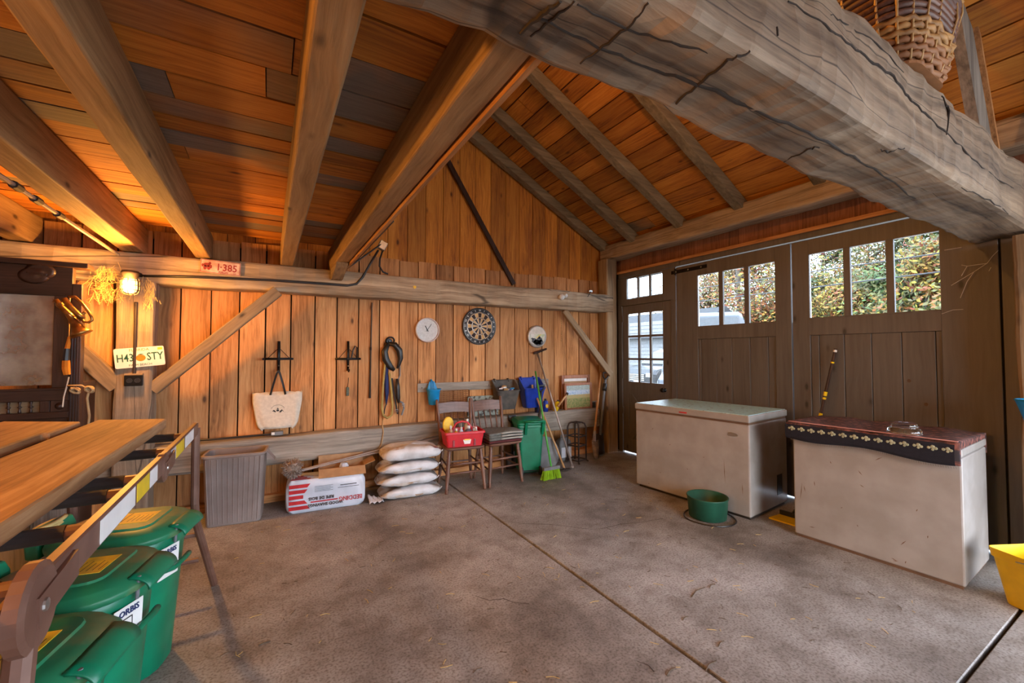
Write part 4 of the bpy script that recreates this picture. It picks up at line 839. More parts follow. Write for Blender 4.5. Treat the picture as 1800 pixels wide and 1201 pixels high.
obj('cord', MB().tube([TT(121, 663), TT(117, 680), TT(112, 698), TT(110, 716)], .004, 5), MT['cloth'], tas)
kq = tq(132, 687); kn = MB()
for k in range(4): kn.tube([kq + V(.022 * math.cos(a + k), .012 * math.sin(2 * a), .018 * math.sin(a + k * .7)) for a in [2 * PI * j / 12 for j in range(12)]], .006, 6, closed=True)
tag(obj('rope_knot', kn, MT['rope'], smooth=True), 'knotted rope end tied around the sideboard stile', 'rope')
kq = tq(157, 685); k2 = MB()
for k in range(3): k2.tube([kq + V(.02 * math.cos(a + k), .012 * math.sin(2 * a), .02 * math.sin(a + k * .7)) for a in [2 * PI * j / 12 for j in range(12)]], .007, 6, closed=True)
k2.tube([kq, kq + V(-.01, 0, -.06), kq + V(.004, 0, -.18), kq + V(-.004, 0, -.30)], .008, 6); k2.tube([kq + V(-.11, 0, .03), kq + V(-.04, 0, .03), kq], .006, 6)
tag(obj('rope_knot', k2, MT['rope'], smooth=True), 'rope hanging in the gap between sideboard and lamp post', 'rope')

# ================================================================ ON THE BOARD WALL
WY = YB - .003
def W(px, py, dy=0): return PY(px, py, WY - dy)
def saddle_rack(px, lab, extra=False):
    c = W(px, 631); t = thing('saddle_rack', lab, 'rack', c, 0, 'folding wall racks')
    zt_, zb_ = W(px, 600).z - c.z, W(px, 652).z - c.z
    obj('spine', MB().tube([(0, -.012, zb_), (0, -.014, zt_)], .016, 8, flat=.6), MT['black'], t, smooth=True)
    obj('arm', MB().tube([(-.125, -.02, 0), (.125, -.02, .0)], .011, 8), MT['black'], t, smooth=True)
    for s_ in (-1, 1): obj('stay', MB().tube([(s_ * .012, -.018, zt_ * .55), (s_ * .09, -.02, .008)], .003, 6), MT['black'], t)
    obj('hook', MB().tube([(0, -.02, zb_ + .02), (0, -.06, zb_ - .005), (0, -.085, zb_ + .012)], .009, 8), MT['black'], t)
    obj('rivet', MB().lathe([(.007, 0), (.001, .004)], 8, (0, -.028, zb_ + .05), R_WALL), MT['steel'], t)
    if extra: obj('loop', MB().tube([(.03, -.02, .0), (.045, -.03, .09), (.065, -.03, .135), (.085, -.03, .12), (.085, -.02, 0)], .007, 7), MT['black'], t)
    else: obj('loop', MB().tube([(-.125, -.02, 0), (-.128, -.06, -.004), (-.128, -.075, 0)], .010, 7), MT['black'], t)
    return t
saddle_rack(490, 'black iron wall rack holding the canvas tote bag'); saddle_rack(611.5, 'black iron wall rack with a small tag hanging under it', True)
c = W(488, 725, .052); tb = thing('tote_bag', 'cream canvas tote bag with a round horse emblem hung on the wall', 'bag', V(c.x, c.y, W(488, 750).z))
zl, zh = 0, W(488, 689).z - W(488, 750).z
wt_, wb2 = .205, .165
def bagf(u, v):                                           # closed ring around the bag
    a = u * 2 * PI; z = v * zh; w_ = (wb2 + (wt_ - wb2) * min(1, v * 1.3)) * (1 if v > .12 else .80 + .2 * v / .12); d_ = .05 * (1 - .55 * v)
    cx_ = math.copysign(abs(math.cos(a)) ** .35, math.cos(a)); sy_ = math.copysign(abs(math.sin(a)) ** .75, math.sin(a))
    return V(w_ * cx_, -.012 + d_ * sy_ * (1 + .18 * math.sin(a * 7 + v * 5) * (1 - v)), z + .006 * math.sin(a * 5) * v - (.014 * (abs(cx_) > .9) if v < .1 else 0))
obj('body', MB().grid(bagf, 48, 14, True), MT['cloth'], tb, smooth=True, solid=.004); obj('base', MB().prism([(x * .8, y) for x, y in rrect(.33, .07, .03)], .006, None, (0, -.012, .004)), MT['cloth'], tb)
hz = W(490, 652).z - W(488, 750).z
for s_, dy in ((-1, -.038), (1, -.036)):
    obj('handle', MB().tube([(s_ * .062, -.042, zh - .02), (s_ * .045, dy - .01, zh + .06), (.012 * s_, dy - .018, hz - .02), (0, dy - .03, hz + .005)], .013, 8, flat=.35), MT['leather'], tb, smooth=True)
emb = MB(); Re = R_WALL; ec = (.0, -.0475, zh * .50)
for a0, a1 in ((20, 160), (200, 340)):
    P_ = [(math.cos(math.radians(a)), math.sin(math.radians(a))) for a in range(a0, a1 + 1, 10)]
    emb.tube([Re @ V(.058 * x, .052 * y, .0) + V(ec) for x, y in P_], .0016, 4)
for s_ in (-1, 1): emb.prism([(s_ * x, y) for x, y in [(.012, -.012), (.022, -.002), (.034, .008), (.05, -.012), (.046, -.014), (.036, -.004), (.03, -.018), (.018, -.02)]], .002, Re, ec)
emb.prism([(-.012, .014), (-.006, .018), (0, .026), (.006, .018), (.012, .014), (0, .012)], .002, Re, ec); emb.prism(rrect(.05, .008, .003), .002, Re, (0, -.0475, zh * .50 - .025)); emb.prism(circ(.012, 12, .01), .002, Re, ec)
obj('emblem', emb, MT['wtext'], tb)
q = W(611, 690, .012); kt = thing('key_tag', 'small green tag on a cord under the second wall rack', 'tag', q - V(0, 0, .035)); obj('tag', MB().box(-.014, .014, -.006, .006, 0, .09), plain('olive_tag', (.08, .10, .025), .5, c2=(.03, .03, .02), scale=60), kt, bevel=.002)
obj('cord', MB().tube([(0, 0, .09), (.002, -.02, .14), (0, -.04, .19)], .003, 5), MT['leather'], kt)
q = W(650, 700, .014); wr_ = thing('whip', 'long thin black whip hanging straight down the wall', 'whip', q); h = W(650, 532).z - q.z
obj('shaft', MB().tube([(0, 0, 0), (.004, 0, h * .45), (.012, -.002, h)], [.012, .009, .006], 8), MT['leather'], wr_); obj('collar', MB().tube([(.004, 0, h * .5), (.004, 0, h * .53)], .012, 8), MT['black'], wr_)
# bridle hook, halter and straps
q = W(684, 600); hk = thing('bridle_hook', 'black round bridle hook on the wall holding leather straps', 'hook', q)
obj('plate', MB().lathe([(.001, 0), (.03, 0), (.03, .006), (.001, .008)], 14, (0, 0, 0), R_WALL), MT['black'], hk)
obj('ring', MB().tube([(.045 * math.cos(a), -.04 - .02 * math.sin(a), .004 + .038 * math.sin(a)) for a in [2 * PI * k / 18 for k in range(18)]], .009, 8, closed=True), MT['black'], hk, smooth=True)
obj('stem', MB().tube([(0, 0, 0), (0, -.03, .0)], .012, 8), MT['black'], hk)
HB = W(684, 735, .05); H_ = lambda px, py, d=.05: W(px, py, d) - HB
ha = thing('harness', 'black leather harness with yellow webbing and blue lining on the hook', 'harness', HB)
obj('collar_pad', MB().tube([H_(683, 603), H_(676, 618), H_(678, 632), H_(686, 645), H_(693, 651)], [.022, .038, .042, .036, .02], 10, flat=.9), MT['leather'], ha, smooth=True)
obj('collar_pad', MB().tube([H_(684, 604), H_(694, 606), H_(702, 616), H_(704, 630), H_(701, 642), H_(698, 648)], [.02, .034, .038, .032, .02, .01], 10, flat=.9), MT['leather'], ha, smooth=True)
obj('yellow_strap', MB().tube([H_(677, 636), H_(673, 680), H_(671, 718), H_(674, 731), H_(681, 735), H_(688, 730), H_(690, 715), H_(687, 680), H_(684, 655)], .014, 6, flat=.9), MT['webbing'], ha, smooth=True)
obj('blue_lining', MB().tube([H_(680, 638, .035), H_(679, 665, .035), H_(680, 690, .035), H_(679, 712, .035)], [.016, .028, .026, .008], 8, flat=.8), MT['navy'], ha, smooth=True)
obj('strap', MB().tube([H_(703, 640), H_(703, 660), H_(699, 670)], .007, 6, flat=.9), MT['gray'], ha); obj('pad', MB().tube([H_(698, 666), H_(699, 680), H_(700, 700), H_(701, 708)], [.016, .03, .028, .016], 8, flat=.8), MT['leather'], ha, smooth=True)
obj('strap', MB().tube([H_(689, 665), H_(692, 690), H_(696, 712), H_(699, 728)], .010, 6, flat=.9), MT['leather'], ha); obj('strap', MB().tube([H_(702, 706), H_(708, 708), H_(710, 718), H_(706, 730)], .011, 6, flat=.9), MT['gray'], ha)
obj('strap', MB().tube([H_(679, 710), H_(676, 720), H_(675, 728)], .007, 6, flat=.9), MT['leather'], ha)
for px, py in ((697, 722), (709, 712)): obj('buckle', MB().tube([H_(px, py) + V(.016 * x, -.008, .012 * y) for x, y in ((-1, -1), (1, -1), (1, 1), (-1, 1))], .003, 5, closed=True), MT['steel'], ha)
# clock, dartboard, round thermometer
q = W(750, 580.5); ck = thing('wall_clock', 'round wall clock with a plain pale face and pink-white rim', 'clock', q)
obj('case', MB().lathe([(.001, 0), (.135, 0), (.142, .006), (.142, .034), (.137, .04), (.128, .038), (.126, .022), (.001, .022)], 40, (0, 0, 0), R_WALL), plain('clock_rim', (.62, .50, .46), .4), ck, smooth=True, bevel=.001)
obj('face', MB().prism(circ(.126, 36), .002, R_WALL, (0, -.022, 0)), MT['plaster'], ck)
for a, l, w_ in ((118, .055, .005), (55, .085, .003)): obj('hand', MB().bar(R_WALL @ V(-.02 * math.cos(math.radians(a)), -.02 * math.sin(math.radians(a)), .026), R_WALL @ V(l * math.cos(math.radians(a)), l * math.sin(math.radians(a)), .026), w_ * 2, .0015, up=(0, 1, 0)), MT['blackp'], ck)
obj('hub', MB().lathe([(.008, .024), (.006, .029), (.001, .03)], 10, (0, 0, 0), R_WALL), MT['blackp'], ck)
q = W(841, 574); db = thing('dartboard', 'black and tan dartboard with wire numbers hung under the beam', 'dartboard', q)
obj('disc', MB().lathe([(.001, 0), (.22, 0), (.2255, .004), (.2255, .034), (.22, .038), (.001, .038)], 48, (0, 0, 0), R_WALL), MT['blackp'], db, smooth=True, bevel=.001)
obj('band', MB().lathe([(.2265, .004), (.2275, .006), (.2275, .012), (.2265, .014)], 48, (0, 0, 0), R_WALL), MT['steel'], db)
dkb = plain('dart_black', (.03, .018, .014), .9)
def sector(r0, r1, a0, a1, n=3): return [(r1 * math.cos(a0 + (a1 - a0) * k / n), r1 * math.sin(a0 + (a1 - a0) * k / n)) for k in range(n + 1)] + [(r0 * math.cos(a1 - (a1 - a0) * k / n), r0 * math.sin(a1 - (a1 - a0) * k / n)) for k in range(n + 1)]
for k in range(20):
    a0 = math.radians(k * 18 - 9 + 90); a1 = a0 + math.radians(18); dk = k % 2 == 0
    for r0, r1, inv in ((.016, .099, 0), (.099, .107, 1), (.107, .162, 0), (.162, .170, 1)):
        obj('segment', MB().prism(sector(r0, r1, a0, a1), .0012, R_WALL, (0, -.038, 0)), dkb if dk != bool(inv) else MT['tan'], db)
wi = MB()
for r in (.016, .099, .107, .162, .170, .212): wi.tube([R_WALL @ V(r * math.cos(2 * PI * k / 40), r * math.sin(2 * PI * k / 40), .0398) for k in range(40)], .0009, 4, closed=True)
for k in range(20): a = math.radians(k * 18 + 9 + 90); wi.tube([R_WALL @ V(r * math.cos(a), r * math.sin(a), .0398) for r in (.016, .17)], .0008, 4)
obj('spider', wi, MT['steel'], db)
for k, n in enumerate((20, 5, 12, 9, 14, 11, 8, 16, 7, 19, 3, 17, 2, 15, 10, 6, 13, 4, 18, 1)):
    a = math.radians(90 + 18 * k); text('number', str(n), .03, MT['paper'], db, R_WALL @ rot_axis('Z', 18 * k), R_WALL @ V(.193 * math.cos(a), .193 * math.sin(a), .0392))
obj('bull', MB().prism(circ(.012, 14), .002, R_WALL, (0, -.0385, 0)), dkb, db)
q = W(942, 592); th = thing('round_thermometer', 'round glass thermometer with a painted meadow and dark animals', 'thermometer', q)
obj('case', MB().lathe([(.001, 0), (.142, 0), (.148, .008), (.148, .03), (.14, .04), (.13, .041), (.001, .036)], 36, (0, 0, 0), R_WALL), plain('pale_rim', (.45, .42, .40), .3, .4), th, smooth=True)
pm = plain('meadow_print', (.42, .50, .30), .35, c2=(.62, .60, .56), scale=16); ob_ = obj('picture', MB().prism(circ(.132, 32), .003, R_WALL, (0, -.0375, 0)), pm, th)
obj('sky_print', MB().prism([(.131 * math.cos(math.radians(a)), .131 * math.sin(math.radians(a))) for a in range(15, 166, 10)], .001, R_WALL, (0, -.0405, 0)), plain('dawn_print', (.66, .58, .52), .35, c2=(.50, .48, .42), scale=18), ob_)
an = MB()
for x, y, a, b in ((-.055, -.055, .04, .034), (-.02, -.075, .05, .035), (.03, -.045, .045, .038), (.05, -.075, .04, .035), (.01, -.095, .05, .028), (.025, -.01, .018, .02), (-.085, -.03, .018, .012)): an.prism(circ(a, 14, b, x, y), .001, R_WALL, (0, -.0415, 0))
obj('animal_print', an, plain('dark_animals', (.03, .035, .045), .35, c2=(.12, .13, .15), scale=40), ob_)
obj('needle', MB().bar(R_WALL @ V(-.02, -.02, .044), R_WALL @ V(.055, .03, .044), .006, .001, up=(0, 1, 0)), MT['yellow'], th)
# pick, insulators, hook and string on the beam end
q = PY(729, 505.5, 4.418); tag(obj('guitar_pick', MB().prism([(0, -.018), (.016, -.002), (.017, .012), (.008, .02), (-.008, .02), (-.017, .012), (-.016, -.002)], .003, R_WALL, q), MT['yellow']), 'small orange and yellow plastic chip stuck on the wall beam', 'chip')
for px, py, r, lab in ((984, 523, .04, 'round white insulator knob on the end of the wall beam'), (993, 520, .03, 'smaller pale insulator behind the white knob')):
    q = PY(px, py, 4.42); t = thing('insulator', lab, 'insulator', q + V(0, .03 if r < .04 else 0, -.0)); obj('knob', MB().lathe([(.001, -.012), (r * .6, -.012), (r * .7, .01), (r * .55, .02), (r, .035), (r * .95, .055), (.001, .06)], 16, (0, 0, 0), R_WALL), MT['glassw'], t, smooth=True)
q = PY(1038, 514, 4.40); t = thing('metal_clip', 'bent metal clip with a black wire on the wall beam end', 'clip', q); obj('clip', MB().box(-.03, .03, -.01, .03, 0, .03), MT['steel'], t, bevel=.004); obj('wire', MB().tube([(0, -.01, .01), (-.03, -.012, -.03), (-.06, -.012, -.065)], .005, 6), MT['blackp'], t)
q = PY(987, 560, 4.47); sg = thing('hanging_string', 'string of small dried beads hanging from the wall beam', 'string', V(q.x, q.y, PY(988, 600, 4.47).z))
h = PY(987, 545, 4.47).z - PY(988, 600, 4.47).z; obj('cord', MB().tube([(0, 0, 0), (.004, 0, h * .5), (0, 0, h)], .002, 5), MT['rope'], sg)
for k in range(10): obj('bead', MB().lathe([(.001, -.008), (.008, 0), (.001, .009)], 7, (RND.uniform(-.006, .006), RND.uniform(-.004, .004), h * (.02 + .07 * k))), MT['tan'], sg)
# power strip on the lower beam and cable
q = PY(487, 761, 4.50); t = thing('power_strip', 'dark power strip and cable lying on the lower wall beam', 'power strip', V(q.x, 4.50, .640)); obj('strip', MB().box(-.05, .05, -.02, .03, 0, .035), MT['gray'], t, bevel=.004); obj('switch', MB().box(-.045, -.02, -.024, -.02, .008, .03), MT['paper'], t); obj('cable', MB().tube([(-.05, 0, .012), (-.2, .01, .010), (-.5, .0, .010), (-.62, .01, .012)], .010, 7), MT['blackp'], t)
# rope hanging over the lower beam
q0 = PY(672, 742, 4.47); rp_ = MB().tube([PY(673, 735, 4.55), PY(672, 745, 4.47), PY(674, 760, 4.43), PY(671, 780, 4.425), PY(663, 795, 4.43)], .006, 6)
tag(obj('rope', rp_, MT['rope'], smooth=True), 'thin brown rope hung over the lower wall beam by the sacks', 'rope')
# ================================================================ BUCKETS ON THE HANGER BOARD
by = YB - .026
def hung_bucket(name, lab, x0, x1, y_top, y_bot, mat, hooks=True):
    a, b = PY(x0, y_top, by - .1), PY(x1, y_top, by - .1); w_ = (b - a).length * .98; zb_ = PY((x0 + x1) / 2, y_bot, by - .1).z; zt_ = PY((x0 + x1) / 2, y_top, by).z
    c = (a + b) / 2; t = thing(name, lab, 'bucket', V(c.x, by - .105, zb_)); h = zt_ - zb_
    f = h * .66
    rings = [ring3(rrect(w_ * .66, .12, .03), 0), ring3(rrect(w_ * .78, .17, .03), f * .6)]
    top = [V(x, y, f + (h - f) * max(0, min(1, (y + .02) / .08))) for x, y in rrect(w_ * .92, .20, .035)]; ti = [V(p.x * .95, p.y * .95, p.z) for p in top]
    rings += [top, ti, ring3(rrect(w_ * .74, .16, .03), f * .6), ring3(rrect(w_ * .62, .11, .03), .006)]
    obj('tub', MB().loft(rings), mat, t, bevel=.003)
    obj('rim', MB().tube([p + V(0, -.004, 0) for p in top], .007, 6, closed=True), mat, t, smooth=True)
    for s_ in (-1, 1): obj('hook', MB().tube([(s_ * w_ * .28, .085, h - .02), (s_ * w_ * .28, .10, h + .012), (s_ * w_ * .28, .125, h + .01)], .014, 8, flat=.6), mat, t, smooth=True)
    return t, w_, h, f
BK, bw_, bh_, bf_ = hung_bucket('fence_bucket', 'scuffed black feed bucket hung on the board full of small packs', 866, 910, 668, 719, MT['bucketk'])
r_ = random.Random(2)
for k in range(9):
    m = [MT['film'], MT['blue'], MT['paper'], MT['tan'], MT['sky']][k % 5]; x = r_.uniform(-.3, .3) * bw_; y = r_.uniform(-.06, .04)
    tag(obj('small_pack', MB().box(-.03, .03, -.02, .02, -.008, .008, rot_axis('X', r_.uniform(-40, 40)) @ rot_axis('Z', r_.uniform(0, 180)), V(BK.location) + V(x, y, bf_ - .005 + .006 * k)), m, bevel=.003), ['silver', 'dark blue', 'white', 'tan', 'light blue'][k % 5] + ' crumpled packet inside the black feed bucket', 'packet', 'packets in the black bucket')
BB, bw2, bh2, bf2 = hung_bucket('fence_bucket', 'bright blue feed bucket hung on the board next to the black one', 914, 954, 664, 716, MT['blue'])
tag(obj('brush_handle', MB().tube([V(BB.location) + V(.02, 0, bf2 - .08), V(BB.location) + V(.015, .01, bf2 + .04)], .014, 10), wd['toolZ']), 'wooden handle sticking out of the blue feed bucket', 'handle')
q = PY(761, 690, by - .07); sc_ = thing('feed_scoop', 'light blue scoop bucket with ribbed tab hooked on the board', 'bucket', V(q.x, by - .09, PY(762, 711, by - .07).z))
h = PY(762, 686, by - .07).z - sc_.location.z; tz = PY(758, 670, by).z - sc_.location.z
obj('cup', MB().lathe([(.001, 0), (.052, 0), (.056, .006), (.074, h), (.088, h + .012), (.084, h + .018), (.07, h), (.05, .01), (.001, .01)], 24), MT['sky'], sc_, smooth=True)
obj('tab', MB().grid(lambda u, v: V((u - .5) * (.13 - .075 * v), .045 + .012 * v, h + (tz - h) * v), 6, 8), MT['sky'], sc_, smooth=True, solid=.006)
for k in (-1, 0, 1): obj('rib', MB().tube([(k * .02, .036, h + .005), (k * .014, .048, tz)], .005, 6), MT['sky'], sc_)
obj('hook', MB().tube([(0, .055, tz), (0, .066, tz + .012), (0, .085, tz + .004)], .016, 8, flat=.5), MT['sky'], sc_)
# woven rack on the wall behind the first chair
a, b = W(770, 687), W(822, 768); rk = thing('woven_rack', 'square rattan mesh panel leaning on the wall behind the chairs', 'panel', V((a.x + b.x) / 2, WY - .03, .64)); w_ = b.x - a.x; h = a.z - .64
for k in range(12): obj('strand', MB().tube([(-w_ / 2 + w_ * k / 11, 0, 0), (-w_ / 2 + w_ * k / 11, .012, h)], .004, 5), MT['rattan'], rk)
for k in range(15): obj('strand', MB().tube([(-w_ / 2, .006 - .008 + .012 * k / 14, h * k / 14), (w_ / 2, .006 - .008 + .012 * k / 14, h * k / 14)], .004, 5), MT['rattan'], rk)
# peeling framed board behind the second chair
a, b = W(826, 697, .05), W(872, 697, .05); pf = thing('painted_frame', 'old frame with peeling mint paint leaning behind the second chair', 'frame', V((a.x + b.x) / 2, WY - .045, .645)); w_ = (b.x - a.x) + .06; h = a.z - .645
obj('rail', MB().box(-w_ / 2, w_ / 2, -.012, .012, h - .07, h), MT['mint'], pf, bevel=.003); obj('rail', MB().box(-w_ / 2, w_ / 2, -.012, .012, 0.0, .06), MT['mint'], pf, bevel=.003)
for s_ in (-1, 1): obj('stile', MB().box(s_ * (w_ / 2 - .03) - .03, s_ * (w_ / 2 - .03) + .03, -.010, .010, .06, h - .07), MT['mint'], pf)
obj('panel', MB().box(-w_ / 2 + .055, w_ / 2 - .055, -.004, .004, .055, h - .065), wd['grayX'], pf)
# ================================================================ CHAIRS
def turned(p0, p1, r, n=9):
    p0, p1 = V(p0), V(p1); prof = [(0, .75), (.04, .85), (.08, .7), (.10, 1.05), (.13, .7), (.30, 1.0), (.55, 1.1), (.72, .95), (.78, 1.15), (.81, .8), (.84, 1.15), (.87, .8), (.92, 1.05), (1, .8)]
    return MB().tube([p0 + (p1 - p0) * t for t, _ in prof], [r * k for _, k in prof], n)
def make_chair(lab, loc, rz):
    t = thing('spindle_chair', lab, 'chair', loc, rz, 'spindle chairs by the wall'); sh = .45
    obj('seat', MB().loft([ring3([(x * .95, y * .95) for x, y in rrect(.41, .40, .05)], sh - .03), ring3(rrect(.42, .41, .05), sh - .012), ring3(rrect(.42, .41, .05), sh - .004), ring3([(x * .96, y * .96) for x, y in rrect(.42, .41, .05)], sh)]), wd['chairX'], t, bevel=.004)
    for sx in (-1, 1):
        obj('leg', turned((sx * .205, -.19, 0), (sx * .165, -.15, sh - .025), .02), wd['chairZ'], t, smooth=True)
        obj('leg', turned((sx * .185, .20, 0), (sx * .145, .15, sh - .025), .018), wd['chairZ'], t, smooth=True)
        obj('stretcher', MB().tube([(sx * .186, -.172, .17), (sx * .168, .178, .20)], .009, 7), wd['chairY'], t)
        obj('stretcher', MB().tube([(sx * .178, -.165, .25), (sx * .160, .17, .27)], .009, 7), wd['chairY'], t)
        obj('back_post', MB().tube([(sx * .165, .165, sh - .02), (sx * .175, .185, sh + .1), (sx * .183, .215, sh + .22), (sx * .19, .255, sh + .40), (sx * .192, .262, sh + .43), (sx * .192, .264, sh + .445)], [.017, .02, .016, .019, .015, .012], 9), wd['chairZ'], t, smooth=True)
    for z in (.19, .28): obj('stretcher', MB().tube([(-.187, -.170, z), (0, -.172, z), (.187, -.170, z)], [.008, .012, .008], 8), wd['chairX'], t, smooth=True)
    obj('stretcher', MB().tube([(-.168, .178, .22), (.168, .178, .22)], .009, 7), wd['chairX'], t)
    obj('crest_rail', MB().loft([[V(-.188 + .376 * u, .232 - .0 + .02 * math.sin(PI * u) + dy, sh + z + .012 * math.sin(PI * u)) for dy, z in ((0, .29), (.016, .29), (.034, .40), (.018, .40))] for u in [k / 8 for k in range(9)]]), wd['chairX'], t)
    for k in range(4):
        x = -.11 + .073 * k; obj('spindle', MB().tube([(x * .95, .165, sh - .004), (x, .20, sh + .15), (x * 1.05, .248, sh + .30)], [.007, .009, .006], 7), wd['chairZ'], t, smooth=True)
    return t
def place_chair(fl_, fr_, lab):
    a, b = PZ(*fl_), PZ(*fr_); ang = math.atan2(b.y - a.y, b.x - a.x); m = (a + b) / 2; n = V(-math.sin(ang), math.cos(ang), 0)
    return make_chair(lab, m + n * .19, ang)
C1 = place_chair((787, 869), (850.5, 860), 'brown wooden spindle chair carrying the red tool caddy')
C2 = place_chair((861, 858), (917.5, 847), 'brown wooden spindle chair carrying the folded blanket')
# red caddy with bottles
q = PZ(812, 778, .50)
cdy = thing('caddy', 'red plastic carry caddy full of bottles on the first chair', 'caddy', V(C1.location.x - .01, C1.location.y - .06, .452), C1.rotation_euler.z - .05)
obj('tray', MB().loft([ring3(rrect(.36, .24, .02), 0), ring3(rrect(.40, .27, .02), .13), ring3(rrect(.425, .29, .02), .13), ring3(rrect(.425, .29, .02), .155), ring3(rrect(.405, .27, .02), .155), ring3(rrect(.37, .24, .02), .08), ring3(rrect(.35, .22, .02), .01)]), MT['red'], cdy, bevel=.003)
obj('handle', MB().tube([(-.13, .0, .02), (-.10, 0, .17), (-.06, 0, .225), (0, 0, .24), (.06, 0, .225), (.10, 0, .17), (.13, 0, .02)], .011, 8), MT['red'], cdy, smooth=True); obj('divider', MB().box(-.17, .17, -.004, .004, .012, .12), MT['red'], cdy)
for x in (-.12, .10): obj('groove', MB().box(x - .009, x + .009, -.137, -.118, .01, .075), plain('dark_red', (.25, .008, .012), .4) if x < 0 else bpy.data.materials['dark_red'], cdy)
lb = obj('label', MB().prism([(.045 * math.cos(math.radians(a)), .04 * math.sin(math.radians(a)) + .01) for a in range(-10, 191, 10)] + [(-.03, -.045), (.03, -.045)], .002, R_WALL @ rot_axis('X', -9), (.02, -.126, .075)), MT['paper'], cdy)
obj('label_print', MB().prism([(.032 * math.cos(math.radians(a)), .026 * math.sin(math.radians(a)) + .012) for a in range(0, 181, 12)], .001, R_WALL @ rot_axis('X', -9), (.02, -.1285, .075)), MT['wtext'], lb); obj('label_print', MB().prism(rrect(.066, .02, .004), .001, R_WALL @ rot_axis('X', -9), (.02, -.1283, .076)), MT['yellow'], lb)
for k in range(3): obj('small_print', MB().box(-.02, .02, -.0006, 0, -.004 - .010 * k, -.001 - .010 * k, None, (.02, -.1275 + .0012 * k, .062)), MT['wtext'], lb)
def bottle(x, y, r, h, m, cap, lab, nozzle=False, z=.012):
    Rz = Matrix.Rotation(cdy.rotation_euler.z, 3, 'Z'); t = thing('bottle', lab, 'bottle', V(cdy.location) + Rz @ V(x, y, z))
    obj('body', MB().lathe([(.001, 0), (r * .95, 0), (r, .01), (r, h * .62), (r * .85, h * .74), (r * .4, h * .82), (r * .4, h * .86), (.001, h * .86)], 16), m, t, smooth=True)
    obj('cap', MB().lathe([(r * .45, h * .84), (r * .45, h), (.001, h)] if not nozzle else [(r * .5, h * .84), (r * .5, h * .92), (r * .15, h * .95), (r * .1, h * 1.15), (.001, h * 1.15)], 12), cap, t, smooth=True)
bottle(-.135, -.055, .026, .20, plain('amber_lotion', (.45, .25, .14), .35), MT['glassw'], 'pale amber bottle with white cap in the caddy'); bottle(-.08, -.07, .026, .17, MT['yellowp'], MT['glassw'], 'bright yellow bottle with white cap in the caddy')
bottle(-.025, -.06, .027, .19, plain('pale_blue', (.45, .5, .66), .4), MT['glassw'], 'pale blue spray bottle in the caddy', True); bottle(.05, -.06, .042, .19, plain('dark_jar', (.10, .09, .13), .4), MT['glassw'], 'wide dark jar with white lid in the caddy')
bottle(.13, -.068, .03, .175, plain('gray_bottle', (.5, .5, .46), .5), MT['glassw'], 'grey bottle with white lid in the caddy corner'); bottle(.07, .06, .03, .24, MT['glassw'], MT['glassw'], 'white bottle behind the caddy handle'); bottle(.138, .04, .022, .17, MT['paper'], MT['pink'], 'white tube with pink nozzle in the caddy', True)
Rz = Matrix.Rotation(cdy.rotation_euler.z, 3, 'Z'); t = thing('hand_mitt', 'yellow oval grooming mitt standing in the caddy', 'mitt', V(cdy.location) + Rz @ V(-.135, .06, .012)); obj('pad', MB().prism(circ(.06, 20, .085, 0, .19), .02, R_WALL, (0, .01, 0)), MT['yellow'], t, bevel=.006); obj('handle', MB().prism([(-.022, 0), (.022, 0), (.035, .14), (-.035, .14)], .02, R_WALL, (0, .01, 0)), MT['yellow'], t)
# folded blanket on the second chair
bl = thing('folded_blanket', 'folded grey blanket with pale binding on the second chair', 'blanket', V(C2.location.x, C2.location.y - .04, .456), C2.rotation_euler.z)
for k in range(4):
    def lay(u, v, k=k): return V(-.21 + .40 * u, -.17 + .34 * v, .012 + .026 * k + .010 * math.sin(u * 5 + k) * math.sin(v * 4) + .02 * (k / 3) * math.exp(-((u - .6) ** 2 + (v - .3) ** 2) * 6))
    fo = obj('fold', MB().grid(lay, 16, 12), MT['mould'] if k else MT['maroon'], bl, smooth=True, solid=.02)
    if k: obj('binding', MB().tube([lay(u, 0) + V(0, -.004, 0) for u in [.35 + .65 * j / 12 for j in range(13)]] + [lay(1, v) + V(.004, 0, 0) for v in [j / 6 for j in range(4)]], .009, 6), MT['edge'], fo, smooth=True)
# ================================================================ GREEN WHEELED BIN AND TOOLS BY THE WALL
q = PZ(924, 836); wbn = thing('wheeled_bin', 'small dark green wheeled bin between chair and brooms', 'bin', V(q.x + .10, q.y + .11, 0), math.radians(-18))
obj('body', MB().loft([ring3(rrect(.24, .28, .03), .035), ring3(rrect(.30, .34, .03), .55), ring3(rrect(.33, .37, .03), .55), ring3(rrect(.33, .37, .03), .58), ring3(rrect(.29, .33, .03), .58), ring3(rrect(.22, .26, .03), .06)]), MT['green'], wbn, bevel=.004)
lid = obj('lid', MB().loft([ring3(rrect(.345, .385, .035), .582), ring3(rrect(.35, .39, .035), .60), ring3(rrect(.30, .33, .06), .635), ring3(rrect(.15, .18, .06), .645)]), MT['green'], wbn, bevel=.003)
for s_ in (-1, 1):
    obj('wheel', MB().lathe([(.01, -.016), (.045, -.016), (.05, -.01), (.05, .01), (.045, .016), (.01, .016)], 18, (s_ * .11, -.14, .05), rot_axis('Y', 90)), MT['blackp'], wbn, smooth=True)
    obj('handle_arm', MB().bar((s_ * .10 + .03, -.17, .47), (s_ * .10 + .03, -.225, .625), .03, .02, up=(0, 1, 0)), MT['green'], wbn, bevel=.003)
obj('axle', MB().tube([(-.12, -.14, .05), (.12, -.14, .05)], .009, 8), MT['black'], wbn); obj('handle_bar', MB().tube([(-.09, -.225, .625), (.15, -.225, .625)], .014, 8), MT['green'], wbn, smooth=True)
def tool_axis(t, p0, p1): return V(p0) - V(t.location), V(p1) - V(t.location)
def tp(px, py, y): return PY(px, py, y)
